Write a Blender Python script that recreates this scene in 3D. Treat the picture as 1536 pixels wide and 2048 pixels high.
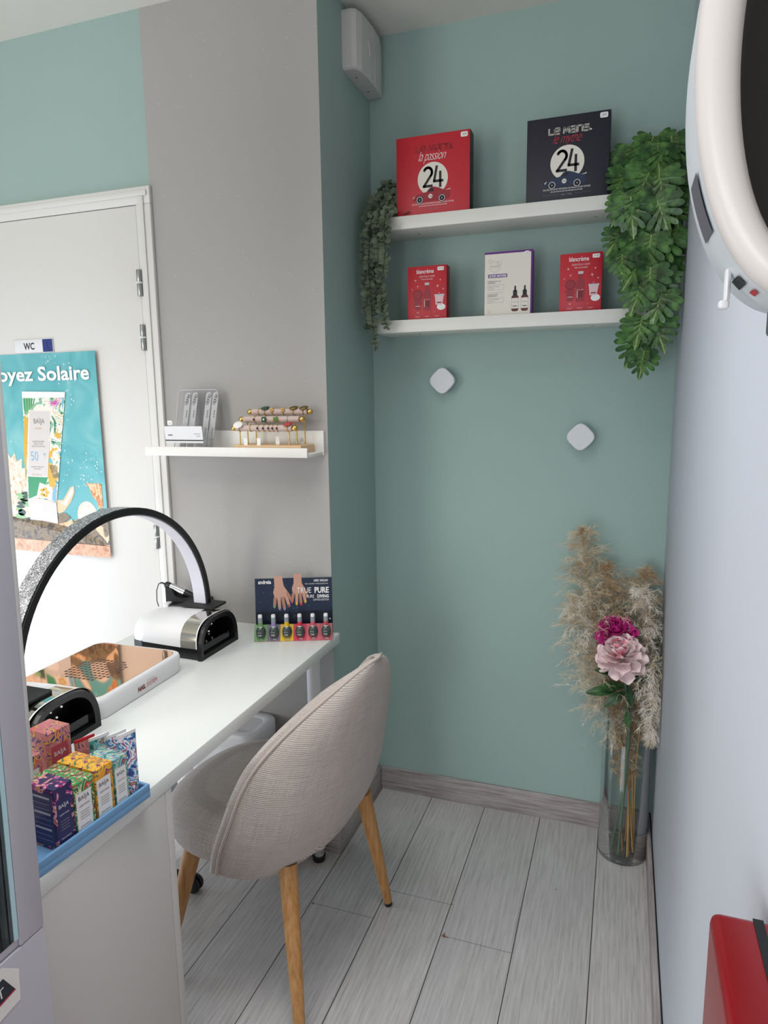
import bpy, bmesh, math, random
from mathutils import Vector, Matrix
PI=math.pi
rnd=random.Random(7)
SC=bpy.context.scene; COL=SC.collection
for o in list(bpy.data.objects): bpy.data.objects.remove(o)

# ------------------------------------------------------------------ camera
F,YAW,PITCH,ROLL,CH=1364.68,-0.3393,-0.1625,-0.0128,1.44
fw=Vector((math.sin(YAW)*math.cos(PITCH),math.cos(YAW)*math.cos(PITCH),math.sin(PITCH)))
r0=Vector((math.cos(YAW),-math.sin(YAW),0)); u0=r0.cross(fw)
CR=r0*math.cos(ROLL)+u0*math.sin(ROLL); CU=-r0*math.sin(ROLL)+u0*math.cos(ROLL)
cam=bpy.data.cameras.new('camera'); co=bpy.data.objects.new('camera',cam); COL.objects.link(co)
cam.sensor_fit='VERTICAL'; cam.sensor_height=36; cam.lens=F/2048*36; cam.clip_start=.02
M=Matrix.Identity(4)
for i in range(3): M[i][0]=CR[i]; M[i][1]=CU[i]; M[i][2]=-fw[i]
M[2][3]=CH; co.matrix_world=M; SC.camera=co

# ------------------------------------------------------------------ light
W=bpy.data.worlds.new('world'); SC.world=W; W.use_nodes=True
bg=W.node_tree.nodes['Background']; bg.inputs[0].default_value=(.96,.97,1,1); bg.inputs[1].default_value=.40
SC.view_settings.view_transform='Standard'; SC.view_settings.look='None'
SC.view_settings.gamma=1; SC.view_settings.use_curve_mapping=False; SC.view_settings.exposure=0.14
def area(name,loc,target,sx,sy,power,col):
    l=bpy.data.lights.new(name,'AREA'); l.shape='RECTANGLE'; l.size=sx; l.size_y=sy; l.energy=power; l.color=col
    o=bpy.data.objects.new(name,l); COL.objects.link(o); o.location=loc
    o.rotation_euler=(Vector(target)-Vector(loc)).to_track_quat('-Z','Y').to_euler(); return o
area('window_light',(-3.0,-2.3,1.35),(-.5,2.2,1.1),1.15,2.0,38,(1,.985,.94))
area('low_fill_light',(-1.0,-2.2,.85),(-.25,1.9,-.2),1.3,1.7,38,(.84,.92,1))  # added cool fill from behind the camera, brightens floor and lower walls
area('side_window_light',(-2.9,1.15,.50),(-.9,1.45,.10),1.0,.9,17,(.72,.82,1))
cp=area('overhead_fill_light',(-.55,.95,2.55),(-.5,1.3,0),.9,.9,9,(.95,.97,1)); cp.data.spread=math.radians(95)  # overhead fill added to lift floor, desk and chair; no real fitting
cq=area('overhead_fill_light',(-1.9,.2,2.55),(-1.8,.5,0),.9,.9,17,(1,.97,.92)); cq.data.spread=math.radians(120)  # second added fill, warm, from above; stands for no known lamp

# ------------------------------------------------------------------ constants
YD,YB,XC,XR,ZC=1.8372,2.2347,-.8198,.1329,2.572
XK=-.7974                     # desk front edge
P0,PS=-.8058,.1942            # floor planks

# ------------------------------------------------------------------ colour / materials
def lin(c):
    if isinstance(c,str): c=[int(c[i:i+2],16)/255 for i in (0,2,4)]
    return tuple((x/12.92 if x<=.04045 else ((x+.055)/1.055)**2.4) for x in c)+(1,)
MATS={}
def mat(name,col,rough=.5,metal=0,**k):
    if name in MATS: return MATS[name]
    m=bpy.data.materials.new(name); m.use_nodes=True; b=m.node_tree.nodes['Principled BSDF']
    b.inputs['Base Color'].default_value=lin(col); b.inputs['Roughness'].default_value=rough; b.inputs['Metallic'].default_value=metal
    for kk,v in k.items(): b.inputs[kk.replace('_',' ')].default_value=v
    MATS[name]=m; return m
class N:
    def __init__(s,m): s.m=m; s.t=m.node_tree; s.n=s.t.nodes; s.b=s.n.get('Principled BSDF')
    def new(s,t,**k):
        x=s.n.new(t)
        for a,v in k.items(): setattr(x,a,v)
        return x
    def l(s,a,b): s.t.links.new(a,b)
    def math(s,op,a,b=None,c=None):
        x=s.new('ShaderNodeMath',operation=op)
        for i,v in enumerate((a,b,c)):
            if v is None: continue
            if isinstance(v,(int,float)): x.inputs[i].default_value=v
            else: s.l(v,x.inputs[i])
        return x.outputs[0]
    def mix(s,f,a,b,mode='MIX'):
        x=s.new('ShaderNodeMix',data_type='RGBA',blend_type=mode)
        for i,v in ((0,f),(6,a),(7,b)):
            if isinstance(v,(int,float)): x.inputs[i].default_value=v
            elif isinstance(v,tuple): x.inputs[i].default_value=v
            else: s.l(v,x.inputs[i])
        return x.outputs[2]
    def noise(s,vec,scale,detail=3,rough=.5):
        x=s.new('ShaderNodeTexNoise'); x.inputs['Scale'].default_value=scale; x.inputs['Detail'].default_value=detail; x.inputs['Roughness'].default_value=rough
        if vec is not None: s.l(vec,x.inputs['Vector'])
        return x.outputs[0]
    def coord(s,which='Object'):
        return s.new('ShaderNodeTexCoord').outputs[which]
    def mapping(s,vec,sc=(1,1,1),loc=(0,0,0),rot=(0,0,0)):
        x=s.new('ShaderNodeMapping'); s.l(vec,x.inputs[0]); x.inputs['Scale'].default_value=sc; x.inputs['Location'].default_value=loc; x.inputs['Rotation'].default_value=rot; return x.outputs[0]
    def ramp(s,f,stops,interp='LINEAR'):
        x=s.new('ShaderNodeValToRGB'); s.l(f,x.inputs[0]); cr=x.color_ramp; cr.interpolation=interp
        while len(cr.elements)<len(stops): cr.elements.new(.5)
        for e,(p,c) in zip(cr.elements,stops): e.position=p; e.color=c
        return x.outputs[0]
    def bump(s,h,strength=.3,dist=.002):
        x=s.new('ShaderNodeBump'); x.inputs['Strength'].default_value=strength; x.inputs['Distance'].default_value=dist; s.l(h,x.inputs['Height']); s.l(x.outputs[0],s.b.inputs['Normal'])
def wallmat(name,col,glitter=False,bump=.25):
    m=mat(name,col,.75); n=N(m); c=n.coord()
    a=n.noise(c,900,2); b=n.noise(c,6,3)
    base=n.mix(n.math('MULTIPLY',b,.10),lin(col),tuple(x*.8 for x in lin(col)[:3])+(1,))
    if glitter:
        v=n.new('ShaderNodeTexVoronoi'); v.inputs['Scale'].default_value=95; n.l(c,v.inputs['Vector'])
        sp=n.math('LESS_THAN',v.outputs['Distance'],.075)
        k=n.math('GREATER_THAN',n.noise(c,31,1),.60); f=n.math('MULTIPLY',sp,k)
        base=n.mix(f,base,(1,1,1,1)); n.l(n.math('MULTIPLY',f,.7),n.b.inputs['Metallic'])
    n.l(base,n.b.inputs['Base Color']); n.bump(a,bump,.0006); return m
wallmat('teal_paint','9db4ad'); wallmat('grey_glitter_paint','a9a6a2',True); wallmat('white_wall_paint','c6c9d0',bump=.15); wallmat('ceiling_paint','e6e2d9',bump=.9)
mat('white_lacquer','e6e6e2',.35); mat('door_white','dfddd8',.42); mat('desk_white','e4e6e1',.32); mat('cabinet_white','cecbc6',.55)
mat('shelf_white','e9e7df',.38); mat('shelf_under','c9c8c4',.55); mat('plastic_white','e4e4e4',.3); mat('alarm_white','cfcbc8',.45)
mat('black_plastic','0b0b0d',.38); mat('black_gloss','08080a',.12); mat('black_matte','18181a',.65); mat('dark_void','050506',.6)
mat('chrome','dcdcdc',.08,1); mat('zinc','a8aaa6',.32,1); mat('gold','d9b66a',.2,1); mat('gold_old','8d7742',.35,1); mat('rose_gold','dcb08f',.05,1)
mat('silver_mirror','c9c6bc',.06,1); mat('led_white','ffffff',.4,Emission_Color=(1,1,1,1),Emission_Strength=.5)
mat('diffuser','e4e4ee',.35); mat('blue_tray','74a3cc',.45); mat('grey_cord','3a3c40',.5)
mat('red','c4202e',.45); mat('red_dark','8c1220',.45); mat('ink_black','19171c',.5); mat('navy_box','1d1c2a',.5); mat('cream','e9e3d6',.5); mat('white_ink','f2f0ee',.5)
mat('dk_red_ink','7a1420',.5); mat('red_ink','c03040',.5); mat('purple','6c2f86',.45); mat('pink_pale','e8c4c8',.5); mat('grey_ink','8a8a8c',.5); mat('light_grey','c9cace',.5)
mat('sticker','f1efe9',.5); mat('amber','5a2418',.3); mat('car_red','9c2030',.4); mat('car_blue','20304f',.4); mat('tyre','14141a',.6)
mat('stone_white','dfe0e2',.6); mat('wc_blue','23377c',.4); mat('gloss_red','8e0f19',.22); mat('hood_cream','e4dcd6',.35); mat('hood_side','dfe3e6',.4)
mat('hood_dark','4a4846',.85); mat('leg_oak','b98750',.5)
mat('glass_edge','bfe2e8',.2); mat('felt_pink','c9b4aa',.85); mat('oak_light','d9b78c',.5); mat('terrac','3b2c20',.8)
for nm,c in dict(p_teal2='74bfc1',p_white='f2f4f2',p_shell2='e9c49c',p_green='3f9a6c',p_green2='8fbf8a',p_dkgreen='3f5a50',p_pink='cf5fa8',p_blue='7fb6cf',p_yellow='dcb043',p_grey='d7d1cc',p_text='7d7672',p_ltblue='77b3d0').items(): mat(nm,c,.42)
for nm,c in dict(a_navy='1d2a42',a_navy2='121828',a_skin='c99a86',a_skin2='b27f68',a_green='6f9c62',a_purple='75687a',a_yellow='e3b814',a_crimson='cf2f4c',a_pink='d0606c',a_rose='b8535c',a_cardback='8f9aa0',lav='9088b4').items(): mat(nm,c,.35)
def mottled(name,cols,scale,dist=1.2,detail=3):
    m=mat(name,cols[0],.42); n=N(m); w=n.new('ShaderNodeTexNoise'); w.inputs['Scale'].default_value=scale; w.inputs['Detail'].default_value=detail; w.inputs['Distortion'].default_value=dist; n.l(n.coord(),w.inputs['Vector'])
    k=len(cols); n.l(n.ramp(w.outputs[0],[(.32+.36*i/(k-1),lin(c)) for i,c in enumerate(cols)]),n.b.inputs['Base Color'])
mottled('p_teal',('5aaab0','68b6ba','86c4c4'),7,1,2); mottled('p_rock',('3f3830','6b5c4c','94805f','5a4638'),38); mottled('p_rock2',('6f5f48','9c8560','b8a27c'),30); mottled('p_shell',('b8713c','dd9a5c','f0cfa4'),45); mottled('p_coral',('d8b89a','efdcc8','f6e8da'),40,2); mottled('p_sand',('b9805c','d8a583','e0b493'),50); mottled('p_cream',('ece4da','efe9e2'),10)
def glass(name,tint,refl=.9):
    m=bpy.data.materials.new(name); m.use_nodes=True; t=m.node_tree; t.nodes.clear()
    o=t.nodes.new('ShaderNodeOutputMaterial'); a=t.nodes.new('ShaderNodeBsdfTransparent'); g=t.nodes.new('ShaderNodeBsdfGlossy'); x=t.nodes.new('ShaderNodeMixShader'); f=t.nodes.new('ShaderNodeFresnel')
    f.inputs[0].default_value=1.45; a.inputs[0].default_value=tint; g.inputs['Roughness'].default_value=.03; g.inputs[0].default_value=(refl,refl,refl,1)
    t.links.new(f.outputs[0],x.inputs[0]); t.links.new(a.outputs[0],x.inputs[1]); t.links.new(g.outputs[0],x.inputs[2]); t.links.new(x.outputs[0],o.inputs[0]); MATS[name]=m
glass('clear_glass',(.975,.985,.988,1),.7); glass('glass_base',(.74,.76,.77,1)); glass('acrylic',(.96,.96,.985,1),.6); glass('bottle_glass',(.30,.36,.33,1))
# floor
m=mat('floor_planks','a9a6a4',.5); n=N(m); c=n.coord(); sp=n.new('ShaderNodeSeparateXYZ'); n.l(c,sp.inputs[0])
u=n.math('DIVIDE',n.math('SUBTRACT',sp.outputs[0],P0),PS); idx=n.math('FLOOR',u); fr=n.math('FRACT',u)
wn=n.new('ShaderNodeTexWhiteNoise',noise_dimensions='1D'); n.l(idx,wn.inputs['W']); rv=wn.outputs[0]
cb=n.new('ShaderNodeCombineXYZ'); n.l(sp.outputs[0],cb.inputs[0]); n.l(sp.outputs[1],cb.inputs[1]); n.l(n.math('MULTIPLY',rv,30),cb.inputs[2])
g1=n.noise(n.mapping(cb.outputs[0],(210,9,1)),1,6,.68); g2=n.noise(n.mapping(cb.outputs[0],(16,3.2,1)),1,5,.6)
wv=n.new('ShaderNodeTexWave',wave_type='BANDS',bands_direction='X'); wv.inputs['Scale'].default_value=22; wv.inputs['Distortion'].default_value=11; wv.inputs['Detail'].default_value=2; wv.inputs['Detail Scale'].default_value=.6
n.l(n.mapping(cb.outputs[0],(1,.12,1)),wv.inputs['Vector'])
colr=n.ramp(g1,[(.30,lin('a19b98')),(.48,lin('c6c1be')),(.70,lin('d8d4d1'))])
colr=n.mix(n.math('MULTIPLY',g2,.55),colr,lin('a5a29c'))
colr=n.mix(n.math('MULTIPLY',n.math('MULTIPLY',n.math('SUBTRACT',1,wv.outputs[1]),g2),.28),colr,lin('777471'))
colr=n.mix(n.math('MULTIPLY',rv,.22),colr,lin('9c9a9c'))
g_=lambda v:(v,v,v,1)
jo=n.ramp(n.math('DIVIDE',n.math('ADD',idx,1.5),6),[(0,g_(.9)),(1/6,g_(.26)),(2/6,g_(.167)),(3/6,g_(.26)),(4/6,g_(.725)),(5/6,g_(.62))],'CONSTANT')
yj=n.math('FRACT',n.math('ADD',n.math('DIVIDE',sp.outputs[1],1.29),jo))
ej=n.math('LESS_THAN',n.math('ABSOLUTE',n.math('SUBTRACT',yj,.5)),.0009)
eg=n.math('GREATER_THAN',n.math('ABSOLUTE',n.math('SUBTRACT',fr,.5)),.4935)
ed=n.math('MAXIMUM',eg,n.math('MULTIPLY',ej,.55))
n.l(n.mix(ed,colr,lin('3f3b38')),n.b.inputs['Base Color']); n.bump(n.math('SUBTRACT',n.math('MULTIPLY',g1,.4),ed),.35,.0012); n.b.inputs['Roughness'].default_value=.42
def woodmat(name,cols,scale,rough=.5,axis=2,bump=.2):
    m=mat(name,cols[1],rough); n=N(m); c=n.coord(); sc=[scale]*3; sc[axis]=scale*.05
    g=n.noise(n.mapping(c,tuple(sc)),1,5,.65)
    n.l(n.ramp(g,[(.32,lin(cols[0])),(.5,lin(cols[1])),(.7,lin(cols[2]))]),n.b.inputs['Base Color']); n.bump(g,bump,.0008); return m
woodmat('skirting_wood',('857b77','a39a97','b7b0ad'),150,.5,0); woodmat('skirting_wood_y',('857b77','a39a97','b7b0ad'),150,.5,1)
woodmat('oak_leg_wood',('9c6c3a','b5834c','c59660'),120,.45,2,.1)
# fabric (UV in metres)
def fabric(name,c1,c2,c3):
    m=mat(name,c2,.9); n=N(m); uv=n.coord('UV')
    def wave(d):
        w=n.new('ShaderNodeTexWave',wave_type='BANDS',bands_direction=d); w.inputs['Scale'].default_value=76; w.inputs['Distortion'].default_value=.9; w.inputs['Detail Scale'].default_value=2.0; n.l(uv,w.inputs['Vector']); return w.outputs[1]
    wx,wy=wave('X'),wave('Y'); ch=n.math('MULTIPLY',wx,wy)
    sx=n.noise(n.mapping(uv,(420,9,1)),1,2); sy=n.noise(n.mapping(uv,(9,420,1)),1,2)
    th=n.math('MULTIPLY',n.math('ADD',sx,sy),.5)
    col=n.ramp(n.math('ADD',n.math('MULTIPLY',ch,.6),n.math('MULTIPLY',th,.55)),[(.22,lin(c1)),(.45,lin(c2)),(.68,lin(c3))])
    n.l(col,n.b.inputs['Base Color']); n.bump(n.math('ADD',ch,n.math('MULTIPLY',th,.6)),.55,.0015); n.b.inputs['Sheen Weight'].default_value=.15; return m
fabric('woven_fabric','8f827a','beb2a8','e0d7ce')
# printed floral cartons
def floral(name,stops,scale):
    m=mat(name,'808080',.4); n=N(m); c=n.coord()
    w=n.new('ShaderNodeTexNoise'); w.inputs['Scale'].default_value=scale; w.inputs['Detail'].default_value=2; w.inputs['Distortion'].default_value=1.8; n.l(c,w.inputs['Vector'])
    n.l(n.ramp(w.outputs[0],[(p,lin(cc)) for p,cc in stops],'CONSTANT'),n.b.inputs['Base Color'])
floral('f_navy',[(0,'2c2456'),(.42,'2c2456'),(.5,'b02c78'),(.55,'e8b7c4'),(.6,'d98a2c'),(.66,'33306a')],45)
floral('f_green',[(0,'8c1f26'),(.38,'2f7a45'),(.46,'e8d9b0'),(.5,'3f9a55'),(.58,'c73a2e'),(.64,'f0e4cf')],38)
floral('f_orange',[(0,'3d7a58'),(.4,'e79c2c'),(.5,'f0b93c'),(.57,'6a3a6c'),(.61,'e07a2a'),(.68,'f2dcb0')],38)
floral('f_teal',[(0,'2f5f60'),(.38,'4fa3a0'),(.48,'d8c9a2'),(.52,'6ab0b8'),(.58,'a3347c'),(.63,'8fb23c')],38)
floral('f_coral',[(0,'b96a6c'),(.45,'c98078'),(.53,'4a3170'),(.57,'d9a440'),(.61,'c7565c')],30)
floral('f_mixed',[(0,'40458c'),(.4,'5aa0c8'),(.47,'f0f0f4'),(.55,'d0608c'),(.6,'2f6f80'),(.66,'e09a3c')],50)
floral('f_nightfl',[(0,'2c2260'),(.42,'7a2c80'),(.48,'e05a90'),(.54,'e8c9a0'),(.6,'2f2a6a'),(.67,'6fb0c8')],50)
floral('f_tube',[(0,'3f7a5c'),(.36,'8fc0a0'),(.43,'efe8de'),(.53,'efe8de'),(.57,'dcb043'),(.61,'f4efe4'),(.66,'6fb0c8')],16)
# leaves
def leafmat(name,a,b,rough=.4):
    m=mat(name,a,rough); n=N(m); g=n.noise(n.coord('UV'),9,2); g2=n.noise(n.coord(),14,2)
    n.l(n.ramp(n.math('ADD',n.math('MULTIPLY',g,.5),n.math('MULTIPLY',g2,.5)),[(.38,lin(a)),(.62,lin(b))]),n.b.inputs['Base Color'])

m=mat('monstera_leaf','2c4f25',.32); n=N(m); su=n.new('ShaderNodeSeparateXYZ'); n.l(n.coord('UV'),su.inputs[0])
base_=n.ramp(n.math('ADD',n.math('MULTIPLY',n.noise(n.coord(),30,2),.6),n.math('MULTIPLY',n.noise(n.coord('UV'),5,2),.4)),[(.36,lin('1e3a1a')),(.50,lin('365f2b')),(.64,lin('5a8841'))])
rib_=n.math('LESS_THAN',su.outputs[0],.016)
n.l(n.mix(rib_,n.mix(n.math('MULTIPLY',n.math('LESS_THAN',su.outputs[0],.20),.22),base_,lin('7d9a4c')),lin('93ab62')),n.b.inputs['Base Color'])
leafmat('eucalyptus_leaf','4f5c46','8b957c',.6); mat('vine_stem','2c3d22',.6); leafmat('peony_leaf','1f3527','3f6a35',.45); mat('peony_stem','4f6650',.5)
mat('magenta_petal','c82a86',.6); mat('pink_petal','fbe4e3',.6); mat('pink_petal_deep','f0a0ae',.6); mat('pampas_fluff','dccbb0',.9); mat('pampas_light','f0e8da',.9); mat('pampas_brown','c0a07a',.9); mat('straw_stem','c59a5c',.6)

# ------------------------------------------------------------------ mesh builder
class MB:
    def __init__(s): s.v=[]; s.f=[]; s.m=[]; s.sm=[]; s.names=[]; s.uv={}
    def mi(s,name):
        if name not in s.names: s.names.append(name)
        return s.names.index(name)
    def add(s,vs,fs,mt,smooth=False,T=None,uvs=None):
        b=len(s.v); i=s.mi(mt)
        for k,v in enumerate(vs):
            v=Vector(v); s.v.append(T@v if T is not None else v)
            if uvs: s.uv[b+k]=uvs[k]
        for f in fs: s.f.append(tuple(b+k for k in f)); s.m.append(i); s.sm.append(smooth)
        return s
    def box(s,x0,y0,z0,x1,y1,z1,mt,bev=0,T=None,seg=2):
        if bev<=0:
            vs=[(x,y,z) for z in(z0,z1) for y in(y0,y1) for x in(x0,x1)]
            return s.add(vs,[(0,2,3,1),(4,5,7,6),(0,1,5,4),(2,6,7,3),(0,4,6,2),(1,3,7,5)],mt,False,T)
        bm=bmesh.new(); bmesh.ops.create_cube(bm,size=1)
        for v in bm.verts: v.co=Vector(((x0+x1)/2+v.co.x*(x1-x0),(y0+y1)/2+v.co.y*(y1-y0),(z0+z1)/2+v.co.z*(z1-z0)))
        bmesh.ops.bevel(bm,geom=bm.edges[:],offset=bev,segments=seg,affect='EDGES',profile=.5)
        bm.verts.index_update(); r=s.add([v.co for v in bm.verts],[tuple(v.index for v in f.verts) for f in bm.faces],mt,seg>1,T); bm.free(); return r
    def prism(s,pts,z0,z1,mt,T=None,smooth=False):     # closed outline in xy, extruded in z
        k=len(pts); vs=[(x,y,z0) for x,y in pts]+[(x,y,z1) for x,y in pts]
        s.add(vs,[(i,(i+1)%k,k+(i+1)%k,k+i) for i in range(k)],mt,smooth,T)
        return s.add(vs,[tuple(range(k))[::-1],tuple(range(k,2*k))],mt,False,T)
    def loft(s,rings,mt,smooth=True,closed=True,cap=True,T=None,uvs=None):
        k=len(rings[0]); vs=[p for r in rings for p in r]; fs=[]
        for j in range(len(rings)-1):
            for i in range(k if closed else k-1):
                a=j*k+i; b=j*k+(i+1)%k; fs.append((a,b,b+k,a+k))
        s.add(vs,fs,mt,smooth,T,[q for r in uvs for q in r] if uvs else None)
        if cap and closed:
            s.add(rings[0],[tuple(range(k))[::-1]],mt,False,T); s.add(rings[-1],[tuple(range(k))],mt,False,T)
        return s
    def tube(s,path,r,mt,k=8,cap=True,T=None):
        path=[Vector(p) for p in path]; rr=r if isinstance(r,(list,tuple)) else [r]*len(path); rings=[]
        up=Vector((0,0,1)); prev=None
        for i,p in enumerate(path):
            t=(path[min(i+1,len(path)-1)]-path[max(i-1,0)])
            if t.length<1e-9: t=Vector((0,0,1))
            t.normalize()
            if prev is None: a=t.orthogonal().normalized()
            else:
                a=prev-t*prev.dot(t)
                a=a.normalized() if a.length>1e-6 else t.orthogonal().normalized()
            prev=a; b=t.cross(a)
            rings.append([p+(a*math.cos(2*PI*j/k)+b*math.sin(2*PI*j/k))*rr[i] for j in range(k)])
        return s.loft(rings,mt,True,True,cap,T)
    def lathe(s,prof,mt,k=24,T=None,smooth=True,cap=True):
        rings=[[(r*math.cos(2*PI*j/k),r*math.sin(2*PI*j/k),z) for j in range(k)] for r,z in prof]
        return s.loft(rings,mt,smooth,True,cap,T)
    def sphere(s,c,r,mt,sc=(1,1,1),k=12,T=None):
        n_=k//2; rings=[[(c[0]+r*sc[0]*math.sin(PI*i/n_)*math.cos(2*PI*j/k),c[1]+r*sc[1]*math.sin(PI*i/n_)*math.sin(2*PI*j/k),c[2]+r*sc[2]*math.cos(PI*i/n_)) for j in range(k)] for i in range(n_+1)]
        rings[0]=[(c[0]+1e-5*math.cos(2*PI*j/k),c[1]+1e-5*math.sin(2*PI*j/k),c[2]+r*sc[2]) for j in range(k)]
        rings[-1]=[(c[0]+1e-5*math.cos(2*PI*j/k),c[1]+1e-5*math.sin(2*PI*j/k),c[2]-r*sc[2]) for j in range(k)]
        return s.loft(rings[::-1],mt,True,True,False,T)
    # --- printing on a plane frame: Fm = 4x4 with x=U, y=V, z=outward normal
    def poly2(s,Fm,pts,mt,layer=1):
        h=.00025*layer; return s.add([(x,y,h) for x,y in pts],[tuple(range(len(pts)))],mt,False,Fm)
    def rect2(s,Fm,x0,y0,x1,y1,mt,layer=1): return s.poly2(Fm,[(x0,y0),(x1,y0),(x1,y1),(x0,y1)],mt,layer)
    def disc2(s,Fm,cx,cy,rx,mt,layer=1,ry=None,k=28,a0=0,a1=2*PI):
        ry=ry or rx; full=abs(a1-a0-2*PI)<1e-6
        return s.poly2(Fm,[(cx+rx*math.cos(a0+(a1-a0)*i/(k if full else k-1)),cy+ry*math.sin(a0+(a1-a0)*i/(k if full else k-1))) for i in range(k)],mt,layer)
    def ring2(s,Fm,cx,cy,r1,r2,mt,layer=1,k=28):
        h=.00025*layer; vs=[(cx+r*math.cos(2*PI*i/k),cy+r*math.sin(2*PI*i/k),h) for r in(r1,r2) for i in range(k)]
        return s.add(vs,[(i,(i+1)%k,k+(i+1)%k,k+i) for i in range(k)],mt,False,Fm)
    def line2(s,Fm,pts,w,mt,layer=1):
        h=.00025*layer
        for (x0,y0),(x1,y1) in zip(pts,pts[1:]):
            d=math.hypot(x1-x0,y1-y0) or 1; nx,ny=-(y1-y0)/d*w/2,(x1-x0)/d*w/2; ex,ey=(x1-x0)/d*w*.3,(y1-y0)/d*w*.3
            s.add([(x0+nx-ex,y0+ny-ey,h),(x0-nx-ex,y0-ny-ey,h),(x1-nx+ex,y1-ny+ey,h),(x1+nx+ex,y1+ny+ey,h)],[(0,1,2,3)],mt,False,Fm)
        return s
    def star2(s,Fm,cx,cy,r,mt,layer=1):
        return s.poly2(Fm,[(cx+(r if i%2==0 else r*.16)*math.cos(PI*i/4+.2),cy+(r if i%2==0 else r*.16)*math.sin(PI*i/4+.2)) for i in range(8)],mt,layer)
    def text2(s,Fm,txt,x,y,size,mt,layer=2,al='CENTER',sx=1,shear=0,bold=0,space=1,rot=0):
        cu=bpy.data.curves.new('t','FONT'); cu.body=txt; cu.size=size; cu.align_x=al; cu.shear=shear; cu.space_character=space; cu.offset=bold; cu.resolution_u=3
        ob=bpy.data.objects.new('t',cu); COL.objects.link(ob); dg=bpy.context.evaluated_depsgraph_get(); dg.update()
        me=bpy.data.meshes.new_from_object(ob.evaluated_get(dg)); h=.00025*layer; cr,sr=math.cos(rot),math.sin(rot)
        s.add([(x+(v.co.x*sx)*cr-v.co.y*sr,y+(v.co.x*sx)*sr+v.co.y*cr,h) for v in me.vertices],[tuple(p.vertices) for p in me.polygons],mt,False,Fm)
        bpy.data.objects.remove(ob); bpy.data.curves.remove(cu); bpy.data.meshes.remove(me); return s
    def build(s,name,parent=None,loc=None,rz=0):
        me=bpy.data.meshes.new(name); me.from_pydata([tuple(v) for v in s.v],[],s.f)
        for nm in s.names: me.materials.append(MATS[nm])
        for p,i,sm in zip(me.polygons,s.m,s.sm): p.material_index=i; p.use_smooth=sm
        if s.uv:
            ul=me.uv_layers.new(name='UVMap')
            for lp in me.loops:
                if lp.vertex_index in s.uv: ul.data[lp.index].uv=s.uv[lp.vertex_index]
        me.update(); o=bpy.data.objects.new(name,me); COL.objects.link(o)
        if parent is not None: o.parent=parent
        if loc is not None: o.location=loc
        if rz: o.rotation_euler=(0,0,rz)
        return o
def tag(o,label=None,cat=None,group=None,kind=None):
    if label: o['label']=label
    if cat: o['category']=cat
    if group: o['group']=group
    if kind: o['kind']=kind
    return o
def thing(name,label,cat,loc=(0,0,0),rz=0,group=None,tilt=None):
    o=bpy.data.objects.new(name,None); COL.objects.link(o); o.location=loc; o.rotation_euler=tilt or (0,0,rz); o.empty_display_size=.05
    return tag(o,label,cat,group)
def copy_tree(o,parent=None):
    c=o.copy(); COL.objects.link(c)
    if parent: c.parent=parent
    for ch in list(o.children): copy_tree(ch,c)
    return c
def frame(O,U,V):
    U=Vector(U).normalized(); V=Vector(V).normalized(); Nn=U.cross(V); m=Matrix.Identity(4)
    for i in range(3): m[i][0]=U[i]; m[i][1]=V[i]; m[i][2]=Nn[i]; m[i][3]=O[i]
    return m
def rrect(x0,y0,x1,y1,r,k=5):
    out=[]
    for cx,cy,a in((x1-r,y1-r,0),(x0+r,y1-r,PI/2),(x0+r,y0+r,PI),(x1-r,y0+r,1.5*PI)):
        for i in range(k+1): t=a+PI/2*i/k; out.append((cx+r*math.cos(t),cy+r*math.sin(t)))
    return out
def struct(o,label=None): o['kind']='structure'; return o
def RT(loc=(0,0,0),rx=0,ry=0,rz=0):
    return Matrix.Translation(loc)@Matrix.Rotation(rz,4,'Z')@Matrix.Rotation(ry,4,'Y')@Matrix.Rotation(rx,4,'X')

# ================================================================== ROOM
b=MB(); b.box(-3.6,-2.6,-.05,XR+.02,YB+.05,0,'floor_planks')
mat('brown_chip','7d5f4c',.8)
Ff=frame((0,0,0),(1,0,0),(0,1,0))
for x,y,s_ in((-.407,1.6,.012),(-.416,1.723,.006),(-.798,1.598,.006),(-.137,1.878,.004)):
    b.poly2(Ff,[(x-s_*.6,y-s_*.2),(x,y-s_*.45),(x+s_*1.2,y-s_*.2),(x+s_*.2,y+s_*.15),(x-s_*.1,y+s_*1.1)],'brown_chip',1)
struct(b.build('floor'))
b=MB(); b.box(-3.6,-2.6,ZC,1.0,YB+.05,ZC+.05,'ceiling_paint'); struct(b.build('ceiling'))
b=MB(); b.box(XC-.02,YB,0,XR+.1,YB+.05,ZC,'teal_paint'); struct(b.build('wall_back'))
b=MB(); b.box(XC-.05,YD+.001,0,XC,YB,ZC,'teal_paint'); struct(b.build('wall_left'))
b=MB(); b.box(-1.385,YD,0,XC-.05,YD+.05,ZC,'grey_glitter_paint'); b.box(XC-.05,YD,0,XC,YD+.001,ZC,'grey_glitter_paint'); b.box(-3.6,YD,0,-1.385,YD+.05,ZC,'teal_paint'); struct(b.build('wall_front'))
b=MB(); b.box(XR,.60,.0,XR+.10,YB,ZC,'white_wall_paint',.004); struct(b.build('wall_right'))
HB=.0874
b=MB(); b.box(XC+.012,YB-.012,0,XR-.012,YB,HB,'skirting_wood',.0015); struct(b.build('baseboard_back'))
b=MB(); b.box(XC,YD-.0,0,XC+.012,YB-.012,HB,'skirting_wood_y',.0015); struct(b.build('baseboard_left'))
b=MB(); b.box(-1.385,YD-.012,0,XC+.012,YD,HB,'skirting_wood',.0015); struct(b.build('baseboard_front'))
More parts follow.
